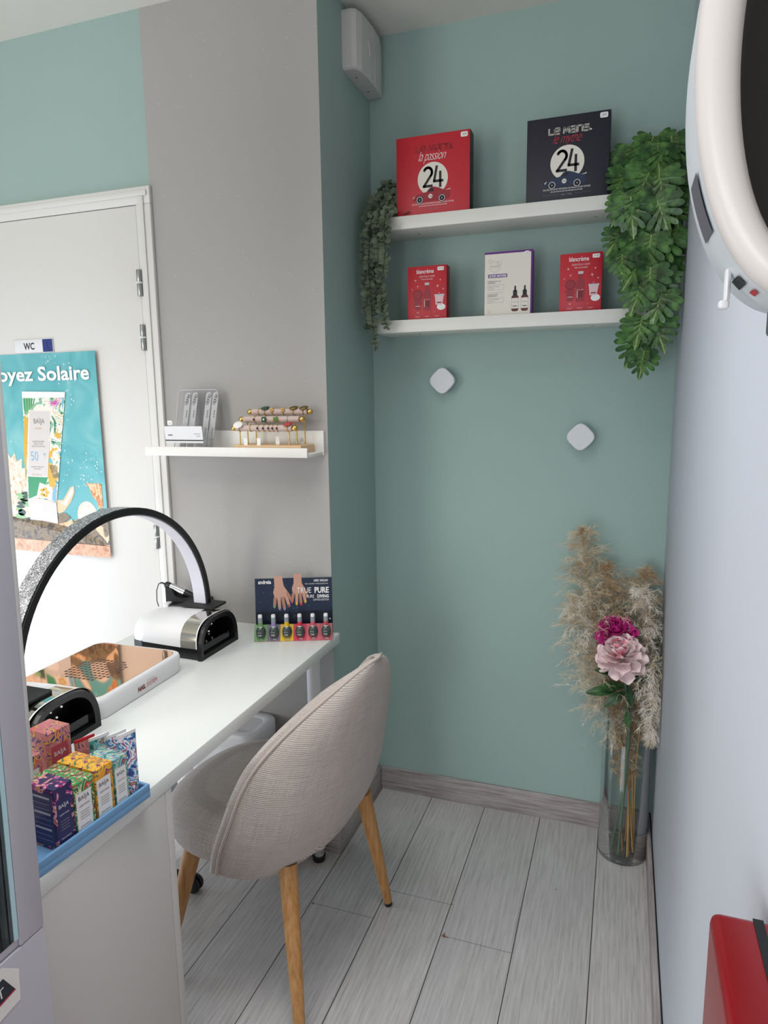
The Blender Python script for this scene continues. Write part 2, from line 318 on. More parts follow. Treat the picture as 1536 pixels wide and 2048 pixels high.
b=MB(); b.box(XR-.0155,.60,0,XR-.0035,YB-.012,HB-.002,'skirting_wood_y',.0015); b.box(XR-.0035,.60,0,XR,YB-.012,HB-.006,'ink_black'); struct(b.build('baseboard_right'))  # black strip paints the shade in the open gap behind the skirting
# door
dr=thing('door_1','white flat interior door with teal poster, beside the grey glitter wall','door',(-1.85,YD,0)); dr['kind']='structure'
b=MB()
for x0,x1,z0,z1 in((.417,.470,0,2.0358),(-.475,-.422,0,2.0358),(-.475,.470,2.036,2.086)):
    b.box(x0,-.012,z0,x1,0,z1,'door_white',.002)
    if x1-x0<.1: b.box(x0+.012,-.017,z0,x1-.022,-.0125,z1+.0215,'door_white',.001)
    else: b.box(x0+.01,-.017,z0+.022,x1-.01,-.0125,z1-.012,'door_white',.001)
b.build('door_frame',dr)
b=MB(); b.box(-.420,-.009,.005,.4145,0,2.034,'door_white',.0015); leaf=b.build('door_leaf',dr)
for z in(1.806,1.642,1.008):
    b=MB(); T=RT((.417,-.016,z))
    b.lathe([(.0075,-.0395),(.0085,-.038),(.0085,-.003),(.008,-.002)],'zinc',14,T); b.lathe([(.0105,-.002),(.0105,.003)],'plastic_white',14,T); b.lathe([(.008,.003),(.0085,.004),(.0085,.038),(.0075,.0395)],'zinc',14,T); b.build('hinge',dr)

# ================================================================== WALL SHELVES
def floating_shelf(label,x0,x1,zt,holes):
    t=thing('floating_shelf',label,'shelf',((x0+x1)/2,YB,zt-.038),0,'white wall shelves in the teal alcove'); w=(x1-x0)/2
    b=MB(); b.box(-w,-.1506,0,w,0,.038,'shelf_white',.0012); b.build('board',t)
    for hx in holes:
        b=MB(); b.lathe([(.004,-.0006),(.004,.0004)],'grey_ink',10,RT((hx,-.075,0))); b.build('screw',t)
floating_shelf('upper long white floating shelf carrying the two large number 24 gift boxes',-.754,.046,1.990,(-.28,.25))
floating_shelf('lower long white floating shelf carrying the three small cosmetic boxes',-.754,.047,1.685,(-.28,.25))

# picture ledge
lg=thing('picture_ledge','narrow white picture ledge fixed on the grey wall beside the door','shelf',(-1.105,YD,1.283))
b=MB(); b.box(-.272,-.115,0,.272,-.107,.027,'shelf_white',.0008); b.build('front_lip',lg)
b=MB(); b.box(-.272,-.107,0,.272,-.008,.010,'shelf_white',.0008); b.build('bottom_board',lg)
b=MB(); b.box(-.275,-.008,0,.275,0,.071,'shelf_white',.0008); b.build('back_board',lg)
for x in(-.2,.205):
    b=MB(); b.lathe([(.006,0),(.005,.0015)],'light_grey',12,RT((x,-.008,.045),rx=PI/2)); b.build('screw_cap',lg)

# alarm siren in the corner
al=thing('alarm_box','white plastic alarm box high in the corner under the ceiling','alarm',(XC,2.12,2.39))
pr=[]
prof=[(0,-.112),(.030,-.112),(.042,-.104),(.050,-.08),(.0535,-.03),(.054,.02),(.052,.07),(.044,.1125),(0,.1145)]
b=MB()
rings=[]
for z,k in((0,.93),(.004,.985),(.012,1),(.150,1),(.157,.985),(.160,.95)): rings.append([(x*(k if x>0 else 1),y*k,z) for x,y in prof])
b.loft(rings,'alarm_white',False); b.build('housing',al)
b=MB(); b.tube([(.0545,.004,.158),(.0552,.004,.10),(.0552,.012,.07),(.0552,.016,.004)],.0012,'light_grey',6); b.tube([(.054,-.04,.10),(.0555,-.036,.085),(.0555,-.03,.06)],.0022,'light_grey',6); b.build('cover_seam',al)
for y in(-.05,.05):
    b=MB(); b.lathe([(.003,-.0005),(.003,.0005)],'ink_black',8,RT((.02,y,0))); b.build('screw',al)

# square hooks
for i,(x,z,lb,mt) in enumerate(((-.569,1.500,'white rounded square wall hook, upper left of the two on the teal wall','a'),(-.129,1.320,'white rounded square wall hook, lower right of the two on the teal wall','b'))):
    t=thing('wall_hook',lb,'hook',(x,YB,z),0,'square wall hooks under the shelves'); b=MB(); T=RT((0,0,0),rx=PI/2)@Matrix.Rotation(PI/4,4,'Z')
    def sq(r): return [(r*math.copysign(abs(math.cos(a))**.62,math.cos(a)),r*math.copysign(abs(math.sin(a))**.62,math.sin(a))) for a in [2*PI*j/40 for j in range(40)]]
    R_=.0365
    b.loft([[(x_,y_,z_) for x_,y_ in sq(R_*k)] for k,z_ in((.90,.024),(.98,.0255),(1,.030),(1,.037),(.98,.0395),(.94,.0405))],'stone_white',True,T=T); b.build('plate',t)
    b=MB(); b.lathe([(.012,0),(.010,.024)],'stone_white',14,RT((0,0,0),rx=PI/2)); b.build('stem',t)
n=N(MATS['stone_white']); n.bump(n.noise(n.coord(),260,2),.9,.002)

# ================================================================== GIFT BOXES
def carshape(b,Fm,cx,cy,s,body,L=6):
    p=[(-1,-.12),(-.98,.02),(-.8,.12),(-.45,.2),(-.25,.24),(-.08,.42),(.12,.46),(.35,.40),(.62,.28),(.98,.30),(1.0,.26),(.9,.2),(.96,.0),(.9,-.14),(.6,-.2),(-.6,-.22)]
    b.poly2(Fm,[(cx+x*s,cy+y*s) for x,y in p],body,L)
    b.poly2(Fm,[(cx+x*s,cy+y*s) for x,y in[(-.2,.24),(-.06,.38),(.08,.41),(.12,.25)]],'ink_black',L+1)
    for wx in(-.62,.55):
        b.disc2(Fm,cx+wx*s,cy-.12*s,.19*s,'tyre',L+1,k=16); b.ring2(Fm,cx+wx*s,cy-.12*s,.13*s,.165*s,'light_grey',L+2,16); b.disc2(Fm,cx+wx*s,cy-.12*s,.03*s,'light_grey',L+2,k=8)
    b.disc2(Fm,cx-.05*s,cy+.02*s,.11*s,'cream',L+1,k=14); b.text2(Fm,'24',cx-.05*s,cy-.03*s,.14*s,'ink_black',L+2)
    b.poly2(Fm,[(cx-.98*s,cy+.0*s),(cx-.86*s,cy+.09*s),(cx-.95*s,cy-.06*s)],'cream',L+1); b.poly2(Fm,[(cx+.72*s,cy+.24*s),(cx+.98*s,cy+.30*s),(cx+.98*s,cy+.25*s)],'cream',L+1)
def twentyfour(b,Fm,cx,cy,h,mt,L):
    w=h*.13; x=cx-.50*h; pts=[]
    for i in range(13):
        a=PI*.86-PI*1.12*i/12; pts.append((x+.24*h+.22*h*math.cos(a),cy+.24*h+.24*h*math.sin(a)))
    pts+= [(x+.02*h,cy-.5*h+w/2)]; b.line2(Fm,pts,w,mt,L); b.line2(Fm,[(x+.0*h,cy-.5*h+w/2),(x+.46*h,cy-.5*h+w/2)],w,mt,L)
    x=cx+.08*h
    b.line2(Fm,[(x+.14*h,cy+.5*h),(x+.0*h,cy-.20*h)],w,mt,L); b.line2(Fm,[(x-.02*h,cy-.22*h),(x+.46*h,cy-.22*h)],w,mt,L); b.line2(Fm,[(x+.33*h,cy+.22*h),(x+.33*h,cy-.5*h)],w,mt,L)
def outline_text(b,Fm,cx,cy,h,c1,c2,L):     # "Le Mans." square retro lettering from double strokes
    G={'L':([[(0,1),(0,0),(.8,0)]],.95),'E':([[(.8,.0),(.15,0),(0,.2),(0,.8),(.15,1),(.8,1),(.8,.5),(.0,.5)]],1.0),'M':([[(0,0),(.1,1),(.5,.25),(.9,1),(1.0,0)]],1.2),
       'a':([[(0,1),(.75,1),(.85,.85),(.85,0),(.1,0),(0,.15),(0,.5),(.85,.5)]],1.05),'n':([[(0,0),(0,1),(.75,1),(.85,.85),(.85,0)]],1.05),'s':([[(.8,1),(.1,1),(0,.85),(0,.55),(.75,.55),(.85,.4),(.85,.1),(.75,0),(0,0)]],1.0),' ':([],.45)}
    s_='LE Mans'; tot=sum(G[ch][1] for ch in s_)*h*1.15
    for w,mt,l in((.27*h,c1,L),(.09*h,c2,L+1)):
        x=cx-tot/2
        for ch in s_:
            for st in G[ch][0]: b.line2(Fm,[(x+px*h*1.05,cy+py*h) for px,py in st],w,mt,l)
            x+=G[ch][1]*h*1.15
    b.disc2(Fm,x+.1*h,cy+.1*h,.16*h,c1,L,k=10)
def sticker(b,Fm,x,y,w,h,txt,L=5):
    b.poly2(Fm,[(x+px,y+py) for px,py in rrect(-w/2,-h/2,w/2,h/2,h*.25,3)],'sticker',L); b.text2(Fm,txt,x,y-h*.2,h*.62,'grey_ink',L+1,shear=.2)
def big_box(label,x0,z0,w,h,dep,main,side,script,c_l1,c_l2,c_sc,body,y=2.110,rz=0):
    t=thing('gift_box',label,'box',(x0+w/2,y,z0),rz,'large perfume gift boxes on the upper shelf')
    b=MB(); b.box(-w/2,0,0,w/2,dep,h,side,.001); b.box(-w/2,-.0006,0,w/2-.001,.004,h,main,.0006)
    Fm=frame((0,-.0006,0),(1,0,0),(0,0,1))
    outline_text(b,Fm,.004,h*.80,.0145,c_l1,c_l2,1)
    b.text2(Fm,script,-.004,h*.685,.040,c_sc,3,sx=.62,shear=.55,space=.90,bold=-.0006)
    R_=w*.205; b.disc2(Fm,.0,h*.455,R_,'cream',2,k=40); twentyfour(b,Fm,-.0,h*.475,R_*1.22,'ink_black',3)
    carshape(b,Fm,-.004,h*.235,w*.26,body,5)
    b.text2(Fm,'EAU DE PARFUM ET DIFFUSEUR DE PARFUM POUR VOITURE',0,h*.145,.0062,'white_ink',2,sx=.78); b.text2(Fm,'EAU DE PARFUM AND CAR FRAGRANCE DIFFUSER',0,h*.118,.0050,'white_ink',2,sx=.78)
    b.rect2(Fm,-w*.30,h*.088,-w*.10,h*.0895,'grey_ink',2); b.rect2(Fm,w*.10,h*.088,w*.30,h*.0895,'grey_ink',2); b.text2(Fm,'100ml  3.38oz',0,h*.076,.0068,'grey_ink',2,sx=.8)
    sticker(b,Fm,w*.42,h*.945,.021,.014,'50€')
    b.build('printed_carton',t); return t
big_box('large red perfume gift box with number 24 and red car, on the upper shelf',-.690,1.990,.228,.228,.045,'red','ink_black','la passion','dk_red_ink','red','white_ink','car_red')
big_box('large black perfume gift box with number 24 and blue car, on the upper shelf',-.298,1.990,.226,.226,.050,'navy_box','navy_box','le mythe','cream','navy_box','red_ink','car_blue')
def blancreme(label,x0,w,h,price):
    t=thing('cosmetic_box',label,'box',(x0+w/2,2.112,1.685),0,'small cosmetic gift boxes on the lower shelf')
    b=MB(); b.box(-w/2,0,0,w/2,.040,h,'red_dark',.0008); b.box(-w/2,-.0005,0,w/2,.003,h,'red',.0005); Fm=frame((0,-.0005,0),(1,0,0),(0,0,1))
    b.text2(Fm,'blancrème',-.006,h*.865,.0175,'white_ink',2,sx=.75,bold=.0002); b.text2(Fm,'ESSENTIELS CORPS',0,h*.79,.0075,'pink_pale',2,sx=.8); b.text2(Fm,'Poire & Lavande',0,h*.745,.0055,'white_ink',2)
    for sx_,sy,r_ in((-.3,.74,.005),(-.24,.63,.004),(-.39,.58,.003),(.34,.73,.004),(.27,.62,.006),(.41,.56,.004),(.31,.49,.003),(-.24,.14,.004),(.18,.14,.002)): b.star2(Fm,sx_*w,sy*h,r_,'white_ink',2)
    # bottle, jars, sponge
    b.poly2(Fm,[(-.012,.1*h+.012),(.012,.1*h+.012),(.012,h*.50),(.006,h*.58),(.006,h*.64),(-.006,h*.64),(-.006,h*.58),(-.012,h*.50)],'car_red',2); b.rect2(Fm,-.007,h*.645,.007,h*.69,'light_grey',3)
    b.rect2(Fm,-.009,h*.24,-.0075,h*.36,'white_ink',4); b.rect2(Fm,-.005,h*.245,.007,h*.355,'dk_red_ink',4); b.text2(Fm,'blancrème',0,h*.37,.0045,'pink_pale',4)
    b.disc2(Fm,-w*.24,h*.47,w*.125,'dk_red_ink',2,k=20); b.disc2(Fm,-w*.24,h*.47,w*.105,'car_red',3,k=20); b.poly2(Fm,[(-w*.36,h*.38),(-w*.13,h*.38),(-w*.17,h*.19),(-w*.31,h*.19)],'car_red',3); b.text2(Fm,'crème',-w*.24,h*.25,.006,'white_ink',4)
    b.poly2(Fm,[(w*.2,h*.44),(w*.43,h*.44),(w*.39,h*.27),(w*.22,h*.27)],'pink_pale',2); b.rect2(Fm,w*.19,h*.435,w*.44,h*.465,'light_grey',3); b.rect2(Fm,w*.25,h*.30,w*.37,h*.32,'dk_red_ink',4)
    b.disc2(Fm,w*.36,h*.23,w*.11,'white_ink',1,ry=h*.06,k=18)
    for k_ in(-.25,0,.25): b.rect2(Fm,w*k_-.008,h*.065,w*k_+.008,h*.069,'pink_pale',2); b.rect2(Fm,w*k_-.006,h*.05,w*k_+.006,h*.053,'pink_pale',2)
    sticker(b,Fm,w*.35,h*.935,.020,.011,price); b.build('printed_carton',t)
blancreme('small red cosmetic gift box at the left end of the lower shelf',-.657,.124,.160,'29.90')
blancreme('small red cosmetic gift box at the right of the lower shelf beside the monstera',-.197,.117,.162,'29.90')
t=thing('cosmetic_box','white and purple serum duo box in the middle of the lower shelf','box',(-.346,2.112,1.685),0,'small cosmetic gift boxes on the lower shelf')
b=MB(); w,h=.142,.184; b.box(-w/2,0,0,w/2,.035,h,'purple',.0008); Fm=frame((0,0,0),(1,0,0),(0,0,1)); b.rect2(Fm,-w/2+.001,.003,w/2-.005,h-.006,'cream',1)
b.ring2(Fm,-w*.28,h*.77,.0150,.0155,'grey_ink',2); b.ring2(Fm,-w*.38,h*.86,.0045,.005,'grey_ink',2,14); b.ring2(Fm,-w*.19,h*.82,.006,.0065,'grey_ink',2,14); b.text2(Fm,'Centifolia',-w*.28,h*.765,.006,'grey_ink',2)
b.rect2(Fm,-w*.42,h*.60,-w*.02,h*.655,'purple',2); b.text2(Fm,'LE DUO ANTI-ÂGE',-w*.22,h*.612,.0085,'white_ink',3,sx=.72,bold=.0003)
b.text2(Fm,'LE SÉRUM NUIT - BIO',-w*.43,h*.535,.0052,'ink_black',2,'LEFT',.8); b.text2(Fm,'AU RÉTINOL',-w*.43,h*.51,.0052,'ink_black',2,'LEFT',.8)
for y0,y1 in((.41,.49),(.21,.28)):
    b.line2(Fm,[(-w*.43,h*y0),(-w*.09,h*y0),(-w*.09,h*y1),(-w*.43,h*y1),(-w*.43,h*y0)],.0005,'grey_ink',2)
    b.text2(Fm,'La peau est lissée et',-w*.41,h*(y0+.045),.005,'grey_ink',2,'LEFT',.8); b.text2(Fm,'plus ferme',-w*.41,h*(y0+.015),.005,'grey_ink',2,'LEFT',.8)
b.line2(Fm,[(-w*.43,h*.37),(-w*.08,h*.37)],.0005,'grey_ink',2); b.text2(Fm,'L’HUILE DE ROSE',-w*.43,h*.33,.0052,'ink_black',2,'LEFT',.8); b.text2(Fm,'REGENERANTE',-w*.43,h*.305,.0052,'ink_black',2,'LEFT',.8); b.ring2(Fm,-w*.38,h*.07,.004,.0045,'grey_ink',2,12)
for cx in(w*.15,w*.35):
    b.poly2(Fm,[(cx+px,h*.06+py) for px,py in rrect(-.0105,0,.0105,.046,.006,4)],'amber',2); b.rect2(Fm,cx-.0100,h*.06+.008,cx+.0100,h*.06+.038,'cream',3); b.rect2(Fm,cx-.006,h*.06+.05-.006,cx+.006,h*.06+.060,'ink_black',3); b.poly2(Fm,[(cx-.003,h*.06+.058),(cx+.003,h*.06+.058),(cx+.002,h*.06+.073),(cx-.002,h*.06+.073)],'ink_black',3)
    b.rect2(Fm,cx-.007,h*.06+.026,cx+.007,h*.06+.027,'grey_ink',4); b.rect2(Fm,cx-.006,h*.06+.014,cx+.006,h*.06+.016,'ink_black',4)
sticker(b,Fm,w*.38,h*.945,.014,.013,'27'); b.build('printed_carton',t)
# ================================================================== DESK
dk=thing('desk','long white desk standing end-on against the grey wall, holding the nail lamps','desk',(-1.099,1.42,0))
X0,X1=-1.401+1.099,XK+1.099
b=MB(); b.box(X0,-.765,.7087,X1,YD-1.42-.0005,.74,'desk_white',.0012); b.build('desktop',dk)
for lx,ly in((-.862+1.099,.36),(-1.345+1.099,.36)):
    b=MB(); b.lathe([(.044,.703),(.044,.7087)],'plastic_white',20,RT((lx,ly,0))); b.lathe([(.0205,.045),(.0205,.66),(.028,.703)],'plastic_white',24,RT((lx,ly,0))); lgg=b.build('leg',dk)
    b=MB(); b.lathe([(.0175,.018),(.0175,.045)],'chrome',20,RT((lx,ly,0))); b.lathe([(.019,0),(.021,.006),(.021,.018)],'black_plastic',20,RT((lx,ly,0))); b.build('adjustable_foot',lgg)
# cabinet under the near end
cb_=thing('desk_cabinet','plain off-white cabinet carrying the near end of the desk','cabinet',(-1.09,.84,0))
b=MB(); b.box(-.28,-.18,0,.2726,.167,.7084,'cabinet_white',.001)
b.build('body',cb_); b=MB(); b.box(.2726,-.18,0,.2916,.1475,.7084,'cabinet_white',.0006); b.build('back_panel',cb_)
b=MB(); b.box(.2726,.1485,0,.2916,.167,.7084,'cabinet_white',.0006); b.build('side_panel',cb_)
# rolling storage unit under the desk (white box with rounded corners)
tr=thing('storage_bin','tall white rounded bin standing under the desk by the grey wall','bin',(-1.135,1.750,0),0)
b=MB()
def rr3(w,d,r,z,k=7): return [(x,y,z) for x,y in rrect(-w,-d,w,d,r,k)]
b.loft([rr3(.115,.074,.045,0),rr3(.122,.078,.047,.012),rr3(.125,.080,.048,.40)],'plastic_white',True); b.build('body',tr)
b=MB(); b.loft([rr3(.126,.081,.049,.40),rr3(.127,.082,.05,.404),rr3(.127,.082,.05,.440),rr3(.124,.079,.048,.444),rr3(.095,.050,.028,.4445),rr3(.092,.047,.026,.441)],'plastic_white',True); b.build('lid',tr)
ct=thing('rolling_stool','low pale grey rolling stool on black castors beneath the desk','stool',(-1.285,1.455,0))
mat('stool_vinyl','b9c2cc',.4)
b=MB(); b.lathe([(.001,.315),(.10,.316),(.118,.325),(.122,.345),(.115,.362),(.09,.372),(.001,.374)],'stool_vinyl',36); b.build('seat',ct)
b=MB(); b.lathe([(.022,.06),(.022,.20),(.014,.20),(.014,.316)],'chrome',20); b.build('column',ct)
for q in range(5):
    a_=2*PI*q/5+.55; ex,ey=.15*math.cos(a_),.15*math.sin(a_)
    b=MB(); b.tube([(0,0,.072),(ex*.6,ey*.6,.066),(ex,ey,.056)],[.016,.014,.012],'black_plastic',10); lg_=b.build('base_arm',ct)
    b=MB()
    for o_ in (-.010,.010): b.lathe([(.004,-.006),(.023,-.006),(.025,-.002),(.025,.002),(.023,.006),(.004,.006)],'black_plastic',18,RT((ex,ey+o_,.0255),rx=PI/2))
    b.box(ex-.006,ey-.006,.022,ex+.006,ey+.006,.058,'black_plastic',.002); b.build('castor',lg_)

# nail dryer lamps
def nail_lamp(label,x,y,rz=0,silver='silver_mirror'):
    t=thing('nail_lamp',label,'lamp',(x,y,.74),rz,'white and black hand-shaped nail dryer lamps on the desk')
    def sup(w,h,z0,n_=2.9,k=28):     # open arch profile, y across, z up
        return [(w*math.copysign(abs(math.cos(a))**(2/n_),math.cos(a)),z0+(h-z0)*abs(math.sin(a))**(2/n_)) for a in [PI*i/k for i in range(k+1)]]
    st=[(-.246,.050,.070),(-.240,.066,.086),(-.225,.079,.096),(-.19,.087,.102),(-.12,.092,.105),(-.062,.095,.107)]
    def shell(sts,mt,nm):
        b=MB(); b.loft([[(xx,yy,zz) for yy,zz in sup(w,h,.034)] for xx,w,h in sts],mt,True,False,False)
        b.loft([[(xx,yy*.94,max(zz*.95,.022)) for yy,zz in sup(w,h,.034)] for xx,w,h in sts],mt,True,False,False); return b.build(nm,t)
    b=MB(); b.loft([[(xx,yy,zz) for yy,zz in sup(w,h,.034)] for xx,w,h in st],'plastic_white',True,False,False)
    e=[(-.246,yy,zz) for yy,zz in sup(.050,.070,.034)]; b.add(e,[tuple(range(len(e)))],'plastic_white'); b.build('shell',t)
    b=MB(); b.loft([[(xx,yy,zz) for yy,zz in sup(w,h,.034)] for xx,w,h in((-.062,.0953,.1073),(-.012,.0958,.1078))],silver,True,False,False); b.build('silver_band',t)
    b=MB(); b.loft([[(xx,yy,zz) for yy,zz in sup(w,h,.034)] for xx,w,h in((-.012,.0962,.1082),(-.008,.0966,.1085))],'plastic_white',True,False,False); b.build('rim',t)
    b=MB(); b.loft([[(xx,yy*k_,.0+z_) for yy,z_ in ((-.086,0),(.086,0),(.0945,.008),(.0945,.036),(-.0945,.036),(-.0945,.008))] for xx,k_ in((-.240,.72),(-.20,.9),(-.10,.97),(-.008,1))],'black_gloss',False); b.build('base',t)
    # front bezel with deep opening
    b=MB(); o=sup(.0955,.1075,.0,2.9,28); i=sup(.080,.094,.012,2.7,28); k=len(o)
    vs=[(-.008,y_,z_) for y_,z_ in o]+[(.004,y_*.985,z_*.985) for y_,z_ in o]+[(.002,y_,z_) for y_,z_ in i]+[(-.055,y_*.92,.012+(z_-.010)*.94) for y_,z_ in i]
    fs=[]
    for r_ in range(3):
        for q in range(k-1): fs.append((r_*k+q,r_*k+q+1,(r_+1)*k+q+1,(r_+1)*k+q))
    fs+=[(0,k,2*k-1,k-1),(k,2*k,3*k-1,2*k-1),(2*k,3*k,4*k-1,3*k-1),tuple(range(3*k,4*k))]
    b.add(vs,fs,'black_plastic',False); b.build('bezel',t)
    for q,(yy,xx) in enumerate(((-.045,-.05),(-.015,-.05),(.015,-.05),(.045,-.05),(-.03,-.075),(0,-.075),(.03,-.075))):
        b=MB(); b.sphere((-.0535,yy,.058 if xx>-.06 else .040),.0024,'led_white',k=8); b.build('led_bulb',t)
    return t
nail_lamp('white nail dryer lamp under the far foot of the arch lamp',-1.070,1.602,0)
nail_lamp('white nail dryer lamp nearest the display case, under the near foot of the arch lamp',-1.066,1.026,0)
# dust collector with rose-gold top
ds=thing('dust_collector','white nail dust collector with mirrored rose-gold top and grille','machine',(-1.215,1.285,.74),.02)
b=MB(); b.loft([rr3(.134,.158,.03,.0),rr3(.137,.161,.032,.004),rr3(.140,.166,.034,.040),rr3(.138,.164,.034,.0475),rr3(.134,.160,.032,.050),rr3(.127,.153,.028,.0505)],'plastic_white',True)
Fs=frame((.1388,0,0),(0,1,0),(0,0,1)); b.text2(Fs,'NAIL',-.028,.016,.016,'dk_red_ink',3,'LEFT',.8,bold=.0006); b.text2(Fs,'SYSTEM',.004,.016,.016,'red_ink',3,'LEFT',.75); b.rect2(Fs,.006,.031,.036,.0318,'dk_red_ink',3); b.build('body',ds)
b=MB(); pts=rrect(-.126,-.152,.126,.152,.027,7); b.prism(pts,.0500,.0516,'rose_gold'); b.build('mirror_plate',ds)
mat('grille_hole','6e4a3e',.4,.6)
b=MB(); Fg=frame((0,0,.0516),(1,0,0),(0,1,0))
for i_ in range(11):
    for j_ in range(10):
        if (i_ in(0,10) and j_ in(0,1,8,9)) or (i_ in (1,9) and j_ in(0,9)): continue
        x_=-.063+i_*.0125; y_=-.070+j_*.0125
        b.rect2(Fg,x_,y_,x_+.0085,y_+.0075,'grille_hole',1)
b.build('grille',ds)
# arch lamp
ar=thing('arch_lamp','arched desk lamp with black edge and silver glitter outside, spanning the two nail dryers','lamp',(-1.168,1.333,.848),0)
b=MB(); K=48; Ro,Ri=.345,.325
def arcpt(r,a): return (r*math.cos(a)*1.012,r*math.sin(a)*.978)
A_=[PI*i/K for i in range(K+1)]
def band(xs,rs,mt,nm):
    b=MB(); b.loft([[(x,)+arcpt(r,a) for x,r in zip(xs,rs)] for a in A_],mt,False,True,True); return b.build(nm,ar)
band((-.024,.020,.020,-.024),(Ro-.001,Ro-.001,Ro,Ro),'black_plastic','outer_strip'); 
MATS['glit']=None; m=mat('silver_glitter','8e8e90',.35,.7) if False else None
del MATS['glit']
m=mat('silver_glitter','8c8c8e',.35,.75); n=N(m); vv=n.new('ShaderNodeTexVoronoi'); vv.inputs['Scale'].default_value=520; n.l(n.coord(),vv.inputs['Vector'])
n.l(n.ramp(vv.outputs['Color'],[(.3,lin('6f6f72')),(.6,lin('a9a9ac')),(.8,lin('f0f0f2'))]),n.b.inputs['Base Color']); n.bump(vv.outputs['Distance'],.8,.001)
band((-.024,.0195,.0195,-.024),(Ro,Ro,Ro+.0012,Ro+.0012),'silver_glitter','glitter_strip')
band((-.024,.024,.024,-.024),(Ri+.003,Ri+.003,Ro-.001,Ro-.001),'black_plastic','arch_body')
band((-.022,.018,.018,-.022),(Ri,Ri,Ri+.003,Ri+.003),'diffuser','light_strip')
for sgn in(1,-1):
    b=MB(); b.prism([(x,y) for x,y in rrect(-.052,sgn*.332-.036,.066,sgn*.332+.036,.006,3)],0,.005,'black_matte'); pl=b.build('foot_plate',ar)
# e-file drill machine behind the far lamp
dm=thing('nail_drill_machine','small black and white nail drill control box behind the far nail lamp','machine',(-1.325,1.765,.74),.25)
b=MB(); b.box(-.012,-.05,0,.10,.055,.078,'black_plastic',.004); b.box(-.028,-.052,0,-.010,.057,.080,'plastic_white',.004); b.rect2(frame((.03,-.02,.078),(1,0,0),(0,1,0)),0,0,.03,.018,'p_blue',1); b.build('housing',dm)
b=MB(); prf=[(-.030,.078),(.062,.078),(.062,.100),(.045,.093),(.02,.088),(.0,.097),(-.012,.120),(-.030,.124)]
b.loft([[(x,y,z) for x,z in prf] for y in(-.020,.022)],'black_matte',False); b.build('cradle',dm)
hp=thing('drill_handpiece','silver and black drill handpiece lying in the cradle of the nail drill machine','tool',(-1.352,1.760,.8655),0)
T=RT((0,0,0),ry=PI/2+.42,rz=.25)
b=MB(); b.lathe([(.008,-.012),(.011,-.008),(.0115,.006)],'black_plastic',18,T); b.lathe([(.0118,.006),(.0120,.012),(.0120,.055)],'chrome',18,T); b.lathe([(.0122,.055),(.0110,.075),(.0085,.092)],'black_plastic',18,T); b.lathe([(.0055,.092),(.004,.112),(.002,.125)],'chrome',14,T); b.build('barrel',hp)
b=MB(); p0=T@Vector((0,0,-.012)); b.tube([p0,p0+Vector((-.012,-.002,.004)),p0+Vector((-.022,-.004,.0)),p0+Vector((-.030,-.006,-.022)),p0+Vector((-.031,-.007,-.055)),p0+Vector((-.028,-.004,-.075))],[.004,.003,.0016,.0016,.0016,.0016],'grey_cord',8); b.build('cord',hp)
pc=thing('power_cord','dark power cord running from the drill box over the back edge of the desk','cable',(-1.36,1.74,.74))
b=MB(); b.tube([(-.003,.015,.045),(-.013,.005,.040),(-.018,-.01,.02),(-.026,-.03,.004),(-.038,-.055,.0025),(-.046,-.075,.003),(-.050,-.10,-.03)],[.0045,.003,.0022,.0022,.0022,.0022,.0022],'grey_cord',8); b.build('cord',pc)
b=MB(); b.tube([(-.026,-.03,.004),(-.030,-.05,.0025),(-.030,-.062,.0025)],.0022,'grey_cord',8); b.build('cord_end',pc)

# nail polish display
pd=thing('polish_display','navy nail polish counter card with six coloured slots on the desk corner','display',(-1.008,1.688,.74),math.atan2(.085,.215))
Wd=.2312
b=MB(); dp=.055
cols=('a_green','a_purple','a_yellow','a_crimson','a_pink','a_rose'); sw=Wd/6
b.box(0,.044,0,Wd,dp,.004,'a_navy2')
# sloped front step: from (0,0) to (.042,.030)
Fp=frame((0,-.0004,.001),(1,0,0),(0,.5,.866))
Lz=.050
for i_,c_ in enumerate(cols):
    b.rect2(Fp,i_*sw,0,(i_+1)*sw,Lz,c_,1)
    b.disc2(Fp,(i_+.5)*sw+.001,.028,.0145,'ink_black',2,ry=.0175)
    b.text2(Fp,'PV%d'%(i_+1),(i_+.5)*sw+.003,.0025,.0075,'white_ink',3,sx=.8,bold=.0002)
b.box(0,.0,.0,Wd,.0006,.001,'a_rose'); pz=[(0,.0006),(.0245,.043),(.0245,.0006)]
b.add([(0,y,z) for y,z in pz]+[(Wd,y,z) for y,z in pz],[(0,1,2),(3,5,4),(0,3,4,1),(1,4,5,2)],'a_navy2'); b.build('slotted_tray',pd)
b=MB(); Fb=frame((0,.047,.0),(1,0,0),(0,.10,.995)); HH=.176
b.add([(0,0,-.001),(Wd,0,-.001),(Wd,HH,-.001),(0,HH,-.001),(0,0,0),(Wd,0,0),(Wd,HH,0),(0,HH,0)],[(3,2,1,0),(4,5,6,7),(0,1,5,4),(1,2,6,5),(2,3,7,6),(3,0,4,7)],'a_navy',False,Fb)
b.rect2(Fb,0,0,Wd,.075,'a_navy2',1)
